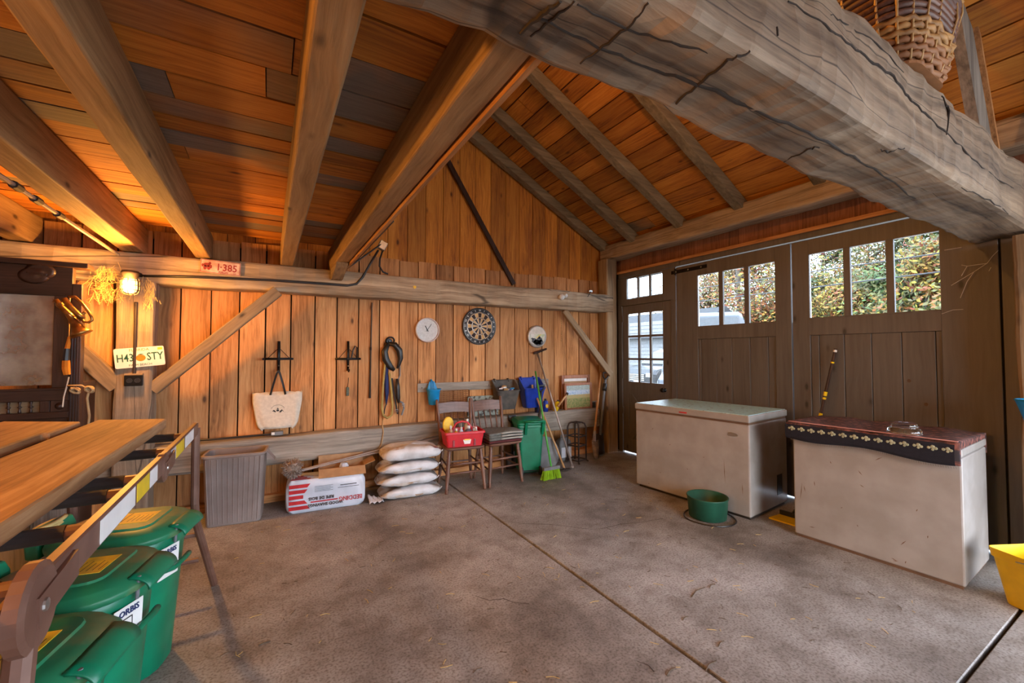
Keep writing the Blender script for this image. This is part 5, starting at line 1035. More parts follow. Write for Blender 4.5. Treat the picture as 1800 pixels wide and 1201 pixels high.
# D-handle shovel by the bin (upper handle behind bin) 
def dgrip(t, c, ax, m, r=.05, side=V(1, 0, 0)):
    ax = ax.normalized(); P_ = [c, c + side * r * .8 + ax * r * .9, c + side * r + ax * r * 1.9, c - side * r + ax * r * 1.9, c - side * r * .8 + ax * r * .9]
    obj('grip', MB().tube(P_, .012, 8, closed=True), m, t, smooth=True)
def tool(name, lab, cat, a, b, r, m):
    t = thing(name, lab, cat, V(b)); obj('shaft', MB().tube([V(a) - V(b), V(0, 0, 0)], r, 8), m, t, smooth=True); return t
a, b = tp(900, 745, 4.415), tp(900, 800, 4.415); b.z = .10
t = tool('shovel', 'shovel with black fork grip standing behind the green wheeled bin', 'shovel', a, b, .016, MT['blackp']); dgrip(t, V(a) - V(b), V(0, 0, 1), MT['blackp'], .05); obj('blade', MB().grid(lambda u, v: V((u - .5) * .15, .03 * (u - .5) ** 2 * 4 - .02 * v, -.09 + .2 * (1 - v)), 7, 5), MT['iron'], t, smooth=True, solid=.004)
a, b = tp(951, 690, 4.40), tp(945, 770, 4.41); b.z = .25
t = tool('garden_fork', 'black handled digging tool with moulded grip leaning beside the wheeled bin', 'fork', a, b, .016, MT['blackp']); dgrip(t, V(a) - V(b), V(a) - V(b), MT['blackp'], .045)
obj('socket', MB().tube([V(0, 0, 0), V(0, 0, -.12)], [.02, .014], 8), MT['iron'], t)
for k in range(4): obj('tine', MB().tube([V(-.06 + .04 * k, 0, -.11), V(-.06 + .04 * k, -.01, -.24)], .006, 6), MT['iron'], t)
# lime broom
a, b = tp(941, 653, 4.37), PZ(969, 822, .13)
br = tool('broom', 'lime green broom with bright bristles standing on the floor', 'broom', a, b, .011, MT['limep'])
obj('head', MB().box(-.11, .11, -.02, .02, -.025, .012), MT['gray'], br, bevel=.005)
bs = MB(); r_ = random.Random(4)
for k in range(200):
    x = r_.uniform(-.10, .10); y = r_.uniform(-.016, .016); bs.tube([(x, y, -.02), (x * 1.25 + r_.uniform(-.01, .01), y * 1.8 - .004, -.125)], .0032, 3)
bo = obj('bristles', bs, MT['lime'], br); bo['kind'] = 'stuff'
# wooden broom handle, long T-handle pole, wire rack, jug, cans, frames
a, b = tp(944, 700, 4.40), PZ(992, 826, .01)
t = tool('hoe', 'plain wooden handled hoe leaning behind the lime broom', 'hoe', a, b + V(0, 0, .02), .012, wd['toolZ']); obj('blade', MB().box(-.09, .08, -.03, .02, -.018, -.012), MT['iron'], t); obj('neck', MB().tube([(0, 0, 0), (-.02, -.01, -.012)], .012, 6), MT['iron'], t)
a, b = tp(945, 622, 4.60), PZ(1006, 822, .02)
t = tool('aerator', 'long pale metal pole with dark cross handle leaning on the wall', 'tool', a, b + V(0, 0, .02), .012, MT['rod']); c = V(a) - V(b); obj('handle', MB().tube([c + V(-.06, 0, -.015), c, c + V(.14, 0, .045)], [.016, .017, .014], 8), wd['darkX'], t); obj('foot', MB().tube([(-.0, 0, 0), (.0, 0, -.02)], .02, 8), MT['rod'], t)
a, b = tp(996, 694, 4.445), tp(981, 715, 4.42); t = tool('mallet', 'short wooden stick resting across the metal pole above the beam', 'stick', a, b, .013, wd['toolX']); obj('head', MB().tube([V(a) - V(b), (V(a) - V(b)) * 1.12], .018, 8), MT['iron'], t)
# wire rack
q = PZ(1014, 812); wrk = thing('wire_rack', 'tall black wire basket stand on the floor by the wall', 'rack', V(q.x, q.y, 0), .3); hh = .51; rr_ = .12
ft = [(rr_ * math.cos(2 * PI * k / 4 + .78), rr_ * math.sin(2 * PI * k / 4 + .78)) for k in range(4)]
for k, (x, y) in enumerate(ft): obj('upright', MB().tube([(x, y, .02), (x, y, hh - .06), (x * .85, y * .85, hh - .015), (x * .55, y * .55, hh)], .0105, 7), MT['iron'], wrk, smooth=True)
for z, k in ((.035, 1), (.22, 1), (.34, 1), (hh, .55)): obj('ring', MB().tube([(x * k * 1.0, y * k, z) for x, y in ft], .009, 7, closed=True), MT['iron'], wrk)
for x, y in ft: obj('foot', MB().tube([(x, y, .025), (x * 1.25, y * 1.25, .010)], .010, 7), MT['iron'], wrk)
q = PZ(982, 796); jg = thing('jug', 'grey plastic jug with handle standing under the lower wall beam', 'jug', V(q.x - .19, 4.45, 0))
obj('body', MB().loft([ring3(rrect(.19, .12, .03), 0), ring3(rrect(.20, .13, .03), .02), ring3(rrect(.20, .13, .03), .20), ring3(rrect(.18, .11, .03), .26), ring3(rrect(.07, .06, .02), .30)]), MT['gray'], jg, bevel=.003); obj('handle', MB().tube([(.07, 0, .24), (.06, 0, .32), (-.03, 0, .33), (-.04, 0, .28)], .013, 8), MT['gray'], jg, smooth=True); obj('label', MB().box(-.08, .08, -.0675, -.064, .05, .18), MT['film'], jg)
q = PZ(958, 835); sn = thing('round_pan', 'round dark pan leaning upright behind the lime broom', 'pan', V(q.x + .13, q.y + .19, 0)); obj('disc', MB().lathe([(.001, 0), (.14, 0), (.19, .02), (.20, .02), (.15, -.01), (.001, -.01)], 28, (0, 0, .195), rot_axis('X', 76)), MT['gray'], sn, smooth=True)
q = PY(1017, 715, 4.48); zb_ = .637
for nm, lab, px, r, hh, m, cap in (('spray_can', 'blue spray can with yellow shield label on the lower beam', 959, .034, .17, MT['blue'], MT['blackp']), ('bottle', 'second dark blue can half hidden behind the black tool', 944, .03, .09, MT['navy'], MT['blackp']), ('bottle', 'yellow plastic bottle tilted against the wall on the lower beam', 976, .034, .15, MT['yellowp'], MT['blackp'])):
    q = PY(px, 715, 4.50); t = thing(nm, lab, 'can' if r != .034 or m is MT['blue'] else 'bottle', V(q.x, 4.50, zb_), rot=(0, .35 if m is MT['yellowp'] else 0, 0)); obj('body', MB().lathe([(.001, 0), (r, 0), (r, hh * .82), (r * .6, hh * .9), (.001, hh * .9)], 18), m, t, smooth=True); obj('cap', MB().lathe([(r * .5, hh * .88), (r * .45, hh * 1.05), (.001, hh * 1.05)], 12), cap, t)
    if m is MT['blue']: obj('label', MB().prism(circ(.022, 14, .026), .002, R_WALL, (0, -r + .0005, hh * .5)), MT['yellow'], t)
def pic(lab, x0, x1, y0, dz, yy_, lean, mat, inner, fw_):
    a, b = PY(x0, y0, yy_), PY(x1, y0, yy_); w_ = b.x - a.x; t = thing('picture_frame', lab, 'picture', V((a.x + b.x) / 2, yy_ - .03, .632), rot=(-lean, 0, 0)); h = (a.z - .632)
    for s_ in (-1, 1): obj('stile', MB().box(s_ * (w_ / 2 - fw_ / 2) - fw_ / 2, s_ * (w_ / 2 - fw_ / 2) + fw_ / 2, -.012, .012, 0, h), mat, t, bevel=.003)
    for z in (0, h - fw_): obj('rail', MB().box(-w_ / 2 + fw_, w_ / 2 - fw_, -.012, .012, z, z + fw_), mat, t, bevel=.003)
    return t, w_, h, fw_
redw = wood('red_brown_frame', 'Z', [(.20, .07, .03), (.32, .12, .055), (.42, .18, .09)], knots=False, rough=.4)
P1, w_, h, fw_ = pic('larger reddish empty picture frame leaning on the wall', 985, 1035, 660, 0, 4.60, .03, redw, None, .045); obj('backing', MB().box(-w_ / 2 + .03, w_ / 2 - .03, .006, .011, .02, h - .02), MT['card'], P1); obj('mat_strip', MB().box(-w_ / 2 + .05, w_ / 2 - .06, -.004, .005, h - .085, h - .048), MT['paper'], P1)
P2, w_, h, fw_ = pic('small framed painting of a green field under blue sky', 990, 1038, 674, 0, 4.54, .04, redw, None, .034)
z0, z1 = fw_, h - fw_
for nm, t0, t1, c, c2 in (('field_print', 0, .42, (.12, .20, .05), (.35, .30, .12)), ('meadow_print', .42, .58, (.50, .33, .14), (.38, .36, .16)), ('water_print', .58, .78, (.25, .38, .58), (.55, .62, .68)), ('sky_print', .78, 1, (.42, .50, .45), (.30, .36, .36))):
    obj(nm, MB().box(-w_ / 2 + fw_, w_ / 2 - fw_, -.003, .003, z0 + (z1 - z0) * t0, z0 + (z1 - z0) * t1), plain('painted_' + nm, c, .5, c2=c2, scale=45), P2)
# long-handled tools by the corner post
a, b = tp(1056, 655, 4.53), PZ(1046, 806, .02)
t = tool('spade', 'wooden handled spade with muddy blade in the barn corner', 'spade', a, b + V(0, 0, .36), .014, wd['toolZ']); dn = (V(b) - V(a)).normalized()
obj('socket', MB().tube([V(0, 0, 0), dn * .14], [.017, .024], 8), MT['rod'], t); obj('blade', MB().grid(lambda u, v: V((u - .5) * (.12 - .05 * v * v), -.02 * math.sin(PI * u) - .02 * v, -.12 - .235 * v), 7, 8), plain('muddy_steel', (.30, .20, .11), .9, c2=(.14, .10, .07)), t, smooth=True, solid=.006)
a, b = tp(1064, 668, 4.42), PZ(1055, 800, .02); b = b + V(0, 0, .27)
t = tool('shovel', 'black long-handled shovel with D grip standing against the corner post', 'shovel', a, b, .018, MT['gray']); dgrip(t, (V(a) - V(b)), V(a) - V(b), MT['blackp'], .055); obj('sleeve', MB().tube([(V(a) - V(b)) * .80, (V(a) - V(b)) * .93], .03, 10), MT['blackp'], t, smooth=True)
obj('blade', MB().grid(lambda u, v: V((u - .5) * .20, .05 * (u - .5) ** 2 * 4 - .03 * v, .02 - .275 * v), 9, 6), MT['iron'], t, smooth=True, solid=.004)
q = PY(1045, 706, 4.50); t = thing('peg', 'small metal peg stuck in the wall by the picture frames', 'peg', q); obj('pin', MB().tube([(-.04, 0, 0), (.08, 0, .004)], .006, 6), MT['steel'], t); obj('holder', MB().box(-.03, .02, .0, .05, -.10, -.01), MT['blackp'], t)
# ================================================================ FLOOR CLUTTER ALONG THE WALL
a, b = PZ(362, 930), PZ(460, 916)
hm = thing('hamper', 'taupe ribbed plastic bin without lid under the wall beam', 'bin', V((a.x + b.x) / 2, (a.y + b.y) / 2 + .13, 0), math.atan2(b.y - a.y, b.x - a.x)); w_ = (b - a).length; wt_ = w_ * 1.16
obj('body', MB().loft([ring3(rrect(w_, .24, .04), 0), ring3(rrect(w_ * 1.12, .29, .05), .555), ring3(rrect(wt_ + .01, .31, .05), .555), ring3(rrect(wt_ + .01, .31, .05), .578), ring3(rrect(wt_ - .03, .27, .05), .578), ring3(rrect(w_ - .02, .21, .04), .012)]), MT['hamper'], hm, bevel=.004)
for k in range(11):
    u = -.44 + .088 * k; obj('rib', MB().tube([(u * w_, -.120, .02), (u * w_ * 1.12, -.1455, .545)], .0045, 6), MT['hamper'], hm)
for s_ in (-1, 1): obj('handle_flap', MB().prism([(0, 0), (.06, -.08), (.055, -.085), (0, -.06)] if s_ > 0 else [(0, 0), (0, -.06), (-.055, -.085), (-.06, -.08)], .10, R_WALL, (s_ * (wt_ / 2 + .002), .05, .565)), MT['hamper'], hm)
a, b = PZ(503, 907), PZ(645, 886); ang = math.atan2(b.y - a.y, b.x - a.x); w_ = (b - a).length
bg = thing('shavings_bale', 'white and red bale of wood shavings bedding lying upside down', 'bale', V((a.x + b.x) / 2, (a.y + b.y) / 2 + .14, 0), ang); H0 = .285
def bale(u, v):
    a_ = u * 2 * PI; cx_ = math.copysign(abs(math.cos(a_)) ** .22, math.cos(a_)); sy_ = math.copysign(abs(math.sin(a_)) ** .22, math.sin(a_)); k = 1 - .10 * abs(2 * v - 1) ** 5
    return V(cx_ * w_ / 2 * k, sy_ * .14 * k + .003 * math.sin(a_ * 9 + v * 8), v * H0 + .003 * math.sin(a_ * 7))
mb = MB().grid(bale, 64, 12, True); n_ = 64; mb.f.append(tuple(range(n_ - 1, -1, -1))); mb.f.append(tuple(range(11 * n_, 12 * n_)))
by_ = obj('wrapping', mb, MT['film'], bg, smooth=True, bevel=.004, angle=60)
yf = -.1465
for k in range(5):
    z = .035 + k * .047; l = (.155 - .022 * min(k, 4 - k) * 1.0); obj('stripe', MB().add([(-w_ / 2 + .03, yf, z), (-w_ / 2 + .03 + l - (.012 if k >= 2 else -.012) * (k != 2), yf, z), (-w_ / 2 + .03 + l + (.012 if k >= 2 else -.012) * (k != 2), yf, z + .031), (-w_ / 2 + .03, yf, z + .031)], [(0, 1, 2, 3)]), MT['redprint'], by_)
for k in range(4): obj('stripe', MB().box(-w_ / 2 + .04, -w_ / 2 + .20 - .03 * k, -.11 + .05 * k, -.085 + .05 * k, H0 + .002, H0 + .004), MT['redprint'], by_)
Ru = R_WALL @ rot_axis('Z', 180)
text('print', 'BEDDING', .055, MT['redprint'], by_, Ru, (.20, yf, .085), sx=.85, bold=.0006); text('print', 'RIPE DE BOIS', .036, MT['wtext'], by_, Ru, (-.045, yf, .118), bold=.0009); text('print', 'WOOD SHAVINGS', .036, MT['wtext'], by_, Ru, (-.01, yf, .060), bold=.0009, sx=.95)
obj('bar_print', MB().box(-.13, .09, yf - .0005, yf + .002, .083, .093), MT['redprint'], by_)
for k in range(5): obj('small_print', MB().box(-.10, .05 - .02 * (k % 2), yf - .0003, yf + .002, .175 + k * .011, .178 + k * .011), MT['gray'], by_)
obj('small_print', MB().box(.11, .25, yf - .0003, yf + .002, .205, .211), MT['wtext'], by_); obj('small_print', MB().box(.09, .27, yf - .0003, yf + .002, .185, .188), MT['wtext'], by_)
# cardboard box on the bale
cb = thing('cardboard_box', 'open shallow cardboard box with flaps up on the shavings bale', 'box', V(bg.location.x + .135, bg.location.y + .035, H0 + .006), ang); w_b, d_b, h_b = .40, .20, .11
obj('tray', MB().loft([ring3([(-w_b / 2, -d_b / 2), (w_b / 2, -d_b / 2), (w_b / 2, d_b / 2), (-w_b / 2, d_b / 2)], 0), ring3([(-w_b / 2, -d_b / 2), (w_b / 2, -d_b / 2), (w_b / 2, d_b / 2), (-w_b / 2, d_b / 2)], .05), ring3([(-w_b / 2 + .005, -d_b / 2 + .005), (w_b / 2 - .005, -d_b / 2 + .005), (w_b / 2 - .005, d_b / 2 - .005), (-w_b / 2 + .005, d_b / 2 - .005)], .05), ring3([(-w_b / 2 + .005, -d_b / 2 + .005), (w_b / 2 - .005, -d_b / 2 + .005), (w_b / 2 - .005, d_b / 2 - .005), (-w_b / 2 + .005, d_b / 2 - .005)], .005)]), MT['card'], cb)
obj('flap', MB().box(-w_b / 2, w_b / 2, d_b / 2 - .004, d_b / 2, .05, .135), MT['card'], cb); obj('flap', MB().box(-w_b / 2, w_b / 2, -.10, 0, -.002, .002, rot_axis('X', 35), (0, -d_b / 2 + .0, .05)), MT['card'], cb); obj('flap', MB().box(0, .10, -d_b / 2, d_b / 2, -.002, .002, rot_axis('Y', -20), (w_b / 2, 0, .05)), MT['card'], cb)
tag(obj('crumpled_wrap', MB().lathe([(.001, 0), (.035, .0), (.045, .03), (.03, .06), (.001, .065)], 9, V(cb.location) + V(.02, 0, .007)), MT['film']), 'crumpled silver wrapping inside the open cardboard box', 'wrapping')
# duster poles
p0 = PY(521, 836, 4.20); p1 = PY(780, 772, 4.425)
for k, (dz, lab) in enumerate(((0, 'long pale duster pole lying across the bale with a fluffy head'), (.02, 'second thin pole lying beside the duster pole'))):
    t = thing('duster' if k == 0 else 'thin_pole', lab, 'duster' if k == 0 else 'pole', p0 + V(.0, .03 * k, .03 + .004 * k)); obj('pole', MB().tube([V(.03 * k, 0, 0), p1 - p0 + V(0, .0, .02 * k)], .0085, 8), MT['rod'], t)
    if k == 0:
        fz = MB(); r_ = random.Random(9); cc = V(-.03, .0, .035)
        fz.lathe([(.001, -.07), (.045, -.05), (.07, 0), (.055, .05), (.001, .07)], 14, cc)
        for _ in range(420):
            d = V(r_.gauss(0, 1), r_.gauss(0, 1), r_.gauss(0, 1)).normalized(); fz.tube([cc + d * .055, cc + d * r_.uniform(.075, .092) + V(r_.uniform(-.01, .01), 0, r_.uniform(-.01, .01))], .003, 3)
        obj('fluffy_head', fz, plain('gray_brown_wool', (.34, .27, .22), .95, c2=(.18, .13, .10), scale=50), t)['kind'] = 'stuff'
# feed sacks
def sack(loc, rz, w_, d_, h, lab, k, printm):
    t = thing('feed_sack', lab, 'sack', loc, rz, 'stacked feed sacks'); r_ = random.Random(k * 13 + 1)
    def f(u, v):
        a_ = u * 2 * PI; b_ = (v - .5) * PI; cx_ = math.copysign(abs(math.cos(a_)) ** .42, math.cos(a_)); sy_ = math.copysign(abs(math.sin(a_)) ** .42, math.sin(a_)); cb_ = abs(math.cos(b_)) ** .38; sb_ = math.copysign(abs(math.sin(b_)) ** .8, math.sin(b_))
        p = V(cx_ * cb_ * w_ / 2, sy_ * cb_ * d_ / 2, h / 2 + sb_ * h / 2)
        nn = mn.noise(V(p.x * 7 + k * 5, p.y * 7, p.z * 12)) * .014 + mn.noise(V(p.x * 26, p.y * 26 + k, p.z * 30)) * .006
        pz = p.z + nn * (1 if 0 < v < 1 else 0) - .03 * abs(cx_) ** 6 * (1 if v > .5 else -.2)
        return V(p.x, p.y + nn * .8, max(.001, pz))
    mb = MB().grid(f, 56, 18, True)
    b = obj('bag', mb, MT['sack'], t, smooth=True)
    # brown printed ends wrapped around the bag, slightly proud
    def strip(u0, u1, v0, v1, m, nm, nu=10, nv=8): obj(nm, MB().grid(lambda a_, c_: (lambda p: V(p.x * 1.008, p.y * 1.008, h / 2 + (p.z - h / 2) * 1.012 + .0012))(f(u0 + (u1 - u0) * a_, v0 + (v1 - v0) * c_)), nu, nv), m, b, smooth=True)
    strip(.46, .545, .2, .97, MT['sackb'], 'end_print'); strip(.60, .635, .15, .75, MT['sackb'], 'edge_print', 5)
    if printm: strip(.83, .96, .66, .93, MT['sackr'], 'picture_print'); strip(.66, .74, .72, .90, MT['sackb'], 'logo_print')
    else: strip(.70, .76, .25, .45, MT['sackb'], 'patch_print')
    obj('sewn_edge', MB().tube([V(w_ / 2 - .012, y, h * .45 + .01 * math.sin(y * 30)) for y in [-d_ * .42 + d_ * .84 * j / 8 for j in range(9)]], .012, 6, flat=.4), MT['sack'], b)
    return t
a, b = PZ(668, 884), PZ(782, 866); c = (a + b) / 2; ang = math.atan2(b.y - a.y, b.x - a.x)
for k, (dx, dz, r, lab) in enumerate(((.01, 0, .02, 'bottom white feed sack of the stack lying on the floor'), (-.02, .12, -.03, 'second white feed sack from the floor in the stack'), (-.01, .24, .04, 'third white feed sack up in the stack under the top one'), (.02, .36, -.06, 'top feed sack of the stack with brown and red print'))):
    sack(V(c.x + dx - .01, c.y + .145, dz), ang + r, .60, .34, .108 if k < 3 else .135, lab, k, k == 3)
tag(obj('plastic_scrap', MB().grid(lambda u, v: V(a.x - .10 + .13 * u, a.y - .03 + .10 * v, .01 + .05 * v * (1 - u) + .02 * math.sin(u * 9 + v * 4) ** 2), 10, 8), MT['film'], smooth=True, solid=.003), 'torn silver plastic between the bale and the sacks', 'wrapping')
# straw and stalks on the floor
sm = MB(); sd = MB(); r_ = random.Random(17)
def litter(mb, p, l, ang, r, bend=.1):
    d = V(math.cos(ang), math.sin(ang), 0); s_ = V(-d.y, d.x, 0); mb.tube([V(p.x, p.y, r + .0005) - d * l / 2, V(p.x, p.y, r + .0015) + s_ * l * bend, V(p.x, p.y, r + .0005) + d * l / 2], r, 4)
for _ in range(150): litter(sm, V(r_.uniform(-.2, 3.3), r_.uniform(.8, 4.1), 0), r_.uniform(.015, .06), r_.uniform(0, PI), .0012, r_.uniform(-.15, .15))
for _ in range(170): litter(sd, V(r_.uniform(-.2, 3.4), r_.uniform(.8, 4.2), 0), r_.uniform(.008, .05), r_.uniform(0, PI), .0014, r_.uniform(-.15, .15))
for p, l in (((1228, 1042), .16), ((1252, 1031), .07), ((1205, 1088), .05), ((1180, 1182), .07), ((1268, 1133), .06), ((465, 1132), .05), ((1250, 1172), .1)): litter(sd, PZ(*p), l, .15, .0025)
tag(obj('loose_straw', sm, MT['straw']), 'loose pale straw bits scattered on the concrete floor', 'straw', kind='stuff'); tag(obj('dry_stalks', sd, MT['strawd']), 'dark dry stalks and crumbs scattered on the concrete floor', 'litter', kind='stuff')
# ================================================================ BASKET ON THE TIE BEAM
by0 = .78; q0 = PY(1655, 172, by0); bkt = thing('pack_basket', 'tall woven wicker basket with purple bands on the tie beam', 'basket', V(2.40, .74, 2.578)); H_b = .80
def bsec(v):                                               # half sizes at height fraction v
    return .20 + .11 * min(1, v * 2.2) ** .6 + .01 * math.sin(v * 3), .14 + .06 * min(1, v * 2.2) ** .6
nrow = 34
for k in range(nrow):
    v = k / (nrow - 1); wx, wy = bsec(v); band = 7 <= k <= 13
    m = MT['wickerd'] if 11 <= k <= 13 else (wd['chairX'] if 7 <= k <= 10 else (MT['rattan'] if k < 4 else MT['wicker']))
    P_ = []
    for j in range(40):
        a_ = 2 * PI * j / 40; wob = .007 * (1 if (j + k) % 2 else -1) if not band else .002
        cx_ = math.copysign(abs(math.cos(a_)) ** .7, math.cos(a_)); sy_ = math.copysign(abs(math.sin(a_)) ** .7, math.sin(a_)); P_.append(V(cx_ * (wx + wob), sy_ * (wy + wob), .012 + H_b * v))
    obj('weaver', MB().tube(P_, .0128, 6, closed=True, flat=.9), m, bkt, smooth=True)
for j in range(20):
    a_ = 2 * PI * (j + .5) / 20; P_ = []
    for k in range(0, nrow, 3):
        v = k / (nrow - 1); wx, wy = bsec(v); cx_ = math.copysign(abs(math.cos(a_)) ** .7, math.cos(a_)); sy_ = math.copysign(abs(math.sin(a_)) ** .7, math.sin(a_)); o_ = .006 + (.008 if 6 < k < 14 and (j + k // 4) % 2 else 0); P_.append(V(cx_ * (wx + o_), sy_ * (wy + o_), .012 + H_b * v))
    obj('stake', MB().tube(P_, .008, 6, flat=.6), MT['wickerl'], bkt, smooth=True)
obj('liner', MB().grid(lambda u, v: (lambda s_, a_: V(math.copysign(abs(math.cos(a_)) ** .7, math.cos(a_)) * (s_[0] - .006), math.copysign(abs(math.sin(a_)) ** .7, math.sin(a_)) * (s_[1] - .006), .012 + H_b * v))(bsec(v), u * 2 * PI), 40, 20, True), MT['rattan'], bkt, smooth=True)
obj('bottom', MB().prism([(x, y) for x, y in rrect(.40, .28, .08)], .012), MT['rattan'], bkt)
# ================================================================ OUTSIDE
def tree(name, lab, loc, h, spread, cols, n, seed, low=.25, bare=.0):
    t = thing(name, lab, 'tree', loc, 0, 'trees beyond the barn'); r = random.Random(seed)
    tr_ = MB(); tr_.tube([(0, 0, -.2), (.05, .03, h * .3), (.0, .1, h * .6), (.1, 0, h * .92)], [h * .016, h * .012, h * .008, h * .002], 8); tips = []
    for k in range(16):
        z = h * r.uniform(low, .9); a_ = r.uniform(0, 2 * PI); l = spread * r.uniform(.5, 1.0) * (1.15 - z / h * .75); p0 = V(.05, .05, z); p2 = p0 + V(math.cos(a_) * l, math.sin(a_) * l, l * r.uniform(.25, .8)); p1 = (p0 + p2) / 2 + V(0, 0, -l * .08)
        tr_.tube([p0, p1, p2], [h * .008, h * .005, h * .0015], 5)
        for j in range(5):
            q0 = p0 + (p2 - p0) * r.uniform(.3, 1); q1 = q0 + V(r.gauss(0, 1), r.gauss(0, 1), r.gauss(.4, .8)) * l * .22; tr_.tube([q0, q1], [h * .003, h * .001], 4); tips.append((q1, l * .34)); tips.append(((q0 + q1) / 2, l * .3))
    obj('trunk', tr_, MT['bark'], t)
    for ci, c in enumerate(cols):
        lf = MB(); s_ = .085 + h * .003
        for k in range(n // len(cols)):
            p, rad = tips[(r.randrange(len(tips)) // 3 * 3 + ci) % len(tips)]; p = p + V(r.gauss(0, 1), r.gauss(0, 1), r.gauss(0, .8)) * rad
            d1_ = V(r.gauss(0, 1), r.gauss(0, 1), r.gauss(0, 1)).normalized() * s_ * r.uniform(.6, 1.3); d2_ = d1_.orthogonal().normalized() * s_ * r.uniform(.4, .7)
            lf.add([p - d1_, p + d2_, p + d1_, p - d2_], [(0, 1, 2, 3)])
        nm = 'leaf_%d_%d_%d' % tuple(int(x * 100) for x in c); m = bpy.data.materials.get(nm) or leafmat(nm, c)
        o = obj('foliage', lf, m, t); o['kind'] = 'stuff'
    return t
YE, OR, GN, DG, OL, RU = (.17, .12, .012), (.20, .07, .010), (.045, .08, .013), (.015, .032, .01), (.08, .078, .018), (.13, .03, .008)
def tdir(px, x): q = PX(px, 560, x); return V(x, q.y, -.17)
tree('maple_tree', 'orange and yellow maple seen through the hinged big door', tdir(1300, 24), 12.3, 5.1, [OR, YE, OL, RU], 22000, 1, .2)
tree('autumn_tree', 'yellow leaved tree behind the van', tdir(1250, 30), 10.4, 3.9, [OR, OL, YE], 14000, 2, .15)
tree('autumn_tree', 'loose yellow green tree behind the power lines', tdir(1450, 34), 11.3, 5.1, [YE, OL, GN], 16000, 3, .12)
tree('autumn_tree', 'mixed orange green tree in the middle of the right windows', tdir(1530, 30), 8.7, 4.2, [GN, YE, OR, OL], 18000, 4, .1)
tree('green_tree', 'tall fresh green tree in the rightmost window pane', tdir(1612, 27), 12.1, 3.0, [GN, DG, GN], 20000, 5, .2)
for k, (px, x, h, cs, lab) in enumerate(((1420, 24, 5.6, [OL, DG, YE], 'dark olive bush left in the wide window'), (1490, 22, 5.0, [OL, YE, OR], 'yellowing bush under the power lines'), (1570, 20.5, 4.8, [GN, OL], 'green bush in the third pane'), (1635, 19.5, 5.2, [YE, OR, OL], 'orange yellow bush below the green tree'), (1345, 23, 5.0, [OL, OR], 'rusty bush beside the maple'), (1690, 20, 5.0, [GN, OL], 'bush beyond the door edge'))):
    tree('bush', lab, tdir(px, x), h, 2.0, cs, 7000, 20 + k, .05)
for nm, zz_ in (('power_line', 3.05), ('power_line', 2.45)):
    a_ = PX(1400, 482 if zz_ > 3 else 509, 9.5); b_ = PX(1660, 444 if zz_ > 3 else 477, 9.5); d = b_ - a_
    wv_ = MB().tube([a_ - d * 3, a_ - d, a_, b_, b_ + d, b_ + d * 3], .012, 5); tag(obj(nm, wv_, MT['blackp']), 'upper power line crossing before the trees' if zz_ > 3 else 'lower power line crossing before the trees', 'wire')
# white house
hx = 17.0; y0, y1 = PX(1190, 600, hx).y, PX(1085, 600, hx).y; ez = PX(1135, 592, hx).z; rz_ = PX(1130, 558, hx).z
hs = thing('house', 'white sided house with a grey roof seen through the small door', 'house', (hx + 3, (y0 + y1) / 2 + 1.7, -.17)); hw = 4.0; oz = .17
obj('wall', MB().box(-3, 3, -hw, hw, 0, ez + oz), MT['siding'], hs)
for k in range(16): obj('clapboard', MB().add([(-3.0, -hw, .2 + k * .19), (-3.03, -hw, .2 + k * .19), (-3.03, hw, .2 + k * .19), (-3.0, hw, .2 + k * .19), (-3.0, -hw, .38 + k * .19), (-3.0, hw, .38 + k * .19)], [(0, 3, 2, 1), (1, 2, 5, 4), (0, 1, 4), (3, 5, 2)]), MT['siding'], hs)
obj('roof', MB().add([(-3.4, -hw - .3, ez + oz - .1), (-3.4, hw + .3, ez + oz - .1), (0, hw + .3, rz_ + oz + .5), (0, -hw - .3, rz_ + oz + .5), (3.4, -hw - .3, ez + oz - .1), (3.4, hw + .3, ez + oz - .1)], [(0, 3, 2, 1), (3, 4, 5, 2), (0, 1, 5, 4), (0, 4, 3), (1, 2, 5)]), MT['shingle'], hs)
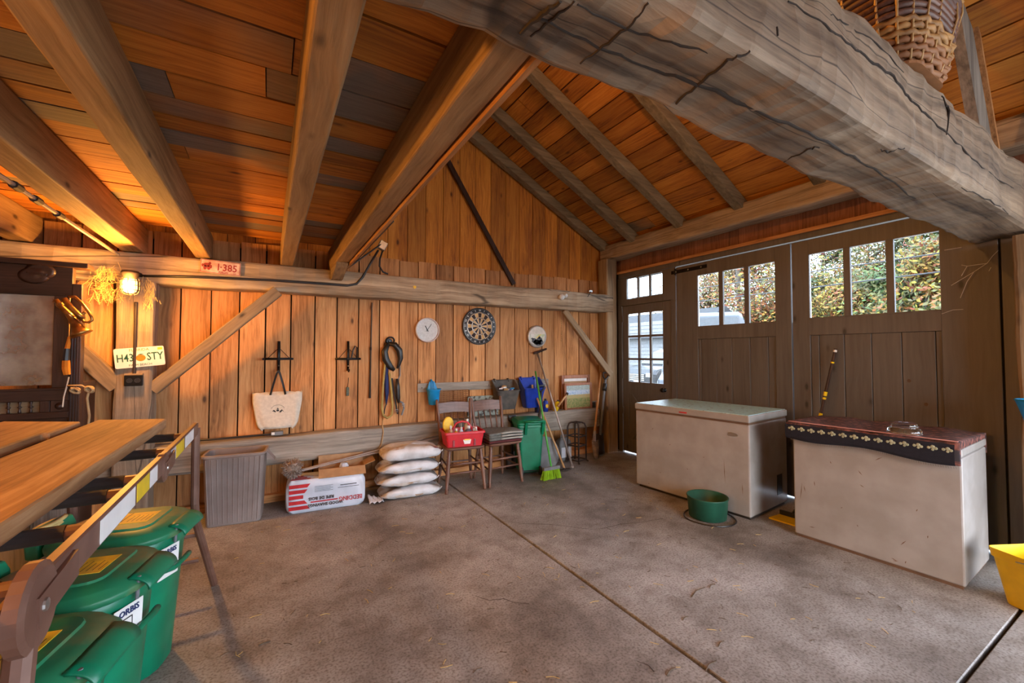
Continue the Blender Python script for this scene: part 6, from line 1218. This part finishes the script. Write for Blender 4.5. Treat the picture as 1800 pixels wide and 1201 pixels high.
# van and dark car
def vehicle(name, lab, loc, rz, L_, W_, Hh, paint, hood=False):
    t = thing(name, lab, 'vehicle', loc, rz)               # local -x is the front
    prof = [(-L_ / 2, .35), (-L_ / 2, .80), (-L_ / 2 + .15, .98), (-L_ / 2 + .9, 1.12), (-L_ / 2 + 1.55, Hh - .12), (-L_ / 2 + 1.95, Hh), (L_ / 2 - .5, Hh), (L_ / 2 - .12, Hh - .25), (L_ / 2, .9), (L_ / 2, .35)]
    rings = []
    for yf_, k in ((-.5, .90), (-.47, .97), (-.42, 1.0), (.42, 1.0), (.47, .97), (.5, .90)):
        rings.append([V(x * (1 if abs(yf_) < .45 else .985), yf_ * W_ * (1 if z < 1.15 else 1 - .13 * (z - 1.15) / (Hh - 1.15)), .35 + (z - .35) * k if z > 1.2 else z) for x, z in prof])
    obj('body', MB().loft(rings), paint, t, bevel=.04, seg=2)
    wz0, wz1 = 1.15, Hh - .16
    obj('windscreen', MB().add([(-L_ / 2 + .93, -W_ * .40, 1.16), (-L_ / 2 + .93, W_ * .40, 1.16), (-L_ / 2 + 1.50, W_ * .35, Hh - .17), (-L_ / 2 + 1.50, -W_ * .35, Hh - .17)], [(0, 1, 2, 3)]), MT['tint'], t, solid=.03)
    for s_ in (-1, 1):
        for x0, x1 in ((-L_ / 2 + 1.45, -L_ / 2 + 2.3), (-L_ / 2 + 2.4, L_ / 2 - 1.0)):
            obj('side_window', MB().add([(x0, s_ * W_ * .492, wz0), (x1, s_ * W_ * .492, wz0), (x1, s_ * W_ * .452, wz1), (x0 + .2, s_ * W_ * .452, wz1)], [(0, 1, 2, 3)]), MT['tint'], t, solid=.03)
        for x in (-L_ / 2 + .85, L_ / 2 - .85): obj('wheel', MB().lathe([(.05, -.1), (.30, -.1), (.34, -.05), (.34, .05), (.30, .1), (.05, .1)], 22, (x, s_ * (W_ / 2 - .1), .34), rot_axis('X', 90)), MT['blackp'], t, smooth=True)
        obj('headlight', MB().box(-L_ / 2 - .015, -L_ / 2 + .05, s_ * W_ * .33 - .16, s_ * W_ * .33 + .16, .68, .84), MT['steel'], t, bevel=.02)
    for k in range(4): obj('grille_bar', MB().box(-L_ / 2 - .02, -L_ / 2 + .01, -.38, .38, .54 + .07 * k, .575 + .07 * k), MT['steel'], t)
    obj('license_plate', MB().box(-L_ / 2 - .03, -L_ / 2 - .01, -.16, .16, .40, .52), MT['paper'], t); obj('bumper', MB().box(-L_ / 2 - .02, -L_ / 2 + .06, -W_ * .46, W_ * .46, .36, .50), MT['blackp'], t, bevel=.03)
    return t
q = PX(1238, 600, 8.2); vehicle('van', 'tall silver blue van parked outside the big door', (8.2 + 1.6, q.y + 1.05, -.17), math.radians(33), 4.2, 1.95, 2.62, MT['van'])
q = PX(1146, 640, 12.4); vehicle('car', 'dark car with chrome grille in front of the white house', (12.4 + 2.0, q.y + .5, -.17), math.radians(-4), 4.2, 1.85, 1.75, MT['carblack'])

# hay stacked in the front left of the barn, seen in the mirror
r_ = random.Random(8); hay = plain('hay', (.52, .42, .20), .95, c2=(.26, .20, .09), scale=30, bump=.8)
for k in range(8):
    x = -4.0 + (k % 2) * .95; z = (k // 4) * .42 + (0 if True else 0); y = -2.6 + ((k // 2) % 2) * .55
    t = thing('hay_bale', 'rectangular hay bale stacked at the front left of the barn', 'hay bale', (x + .45, y + .25, z), 0, 'hay bales at the front')
    obj('hay', MB().box(-.45, .45, -.24, .24, 0, .41), hay, t, bevel=.03, seg=2)
    for s_ in (-.2, .2): obj('string', MB().tube([(s_, -.245, .02), (s_, -.245, .39), (s_, 0, .415), (s_, .245, .39), (s_, .245, .02)], .004, 5), MT['rope'], t)
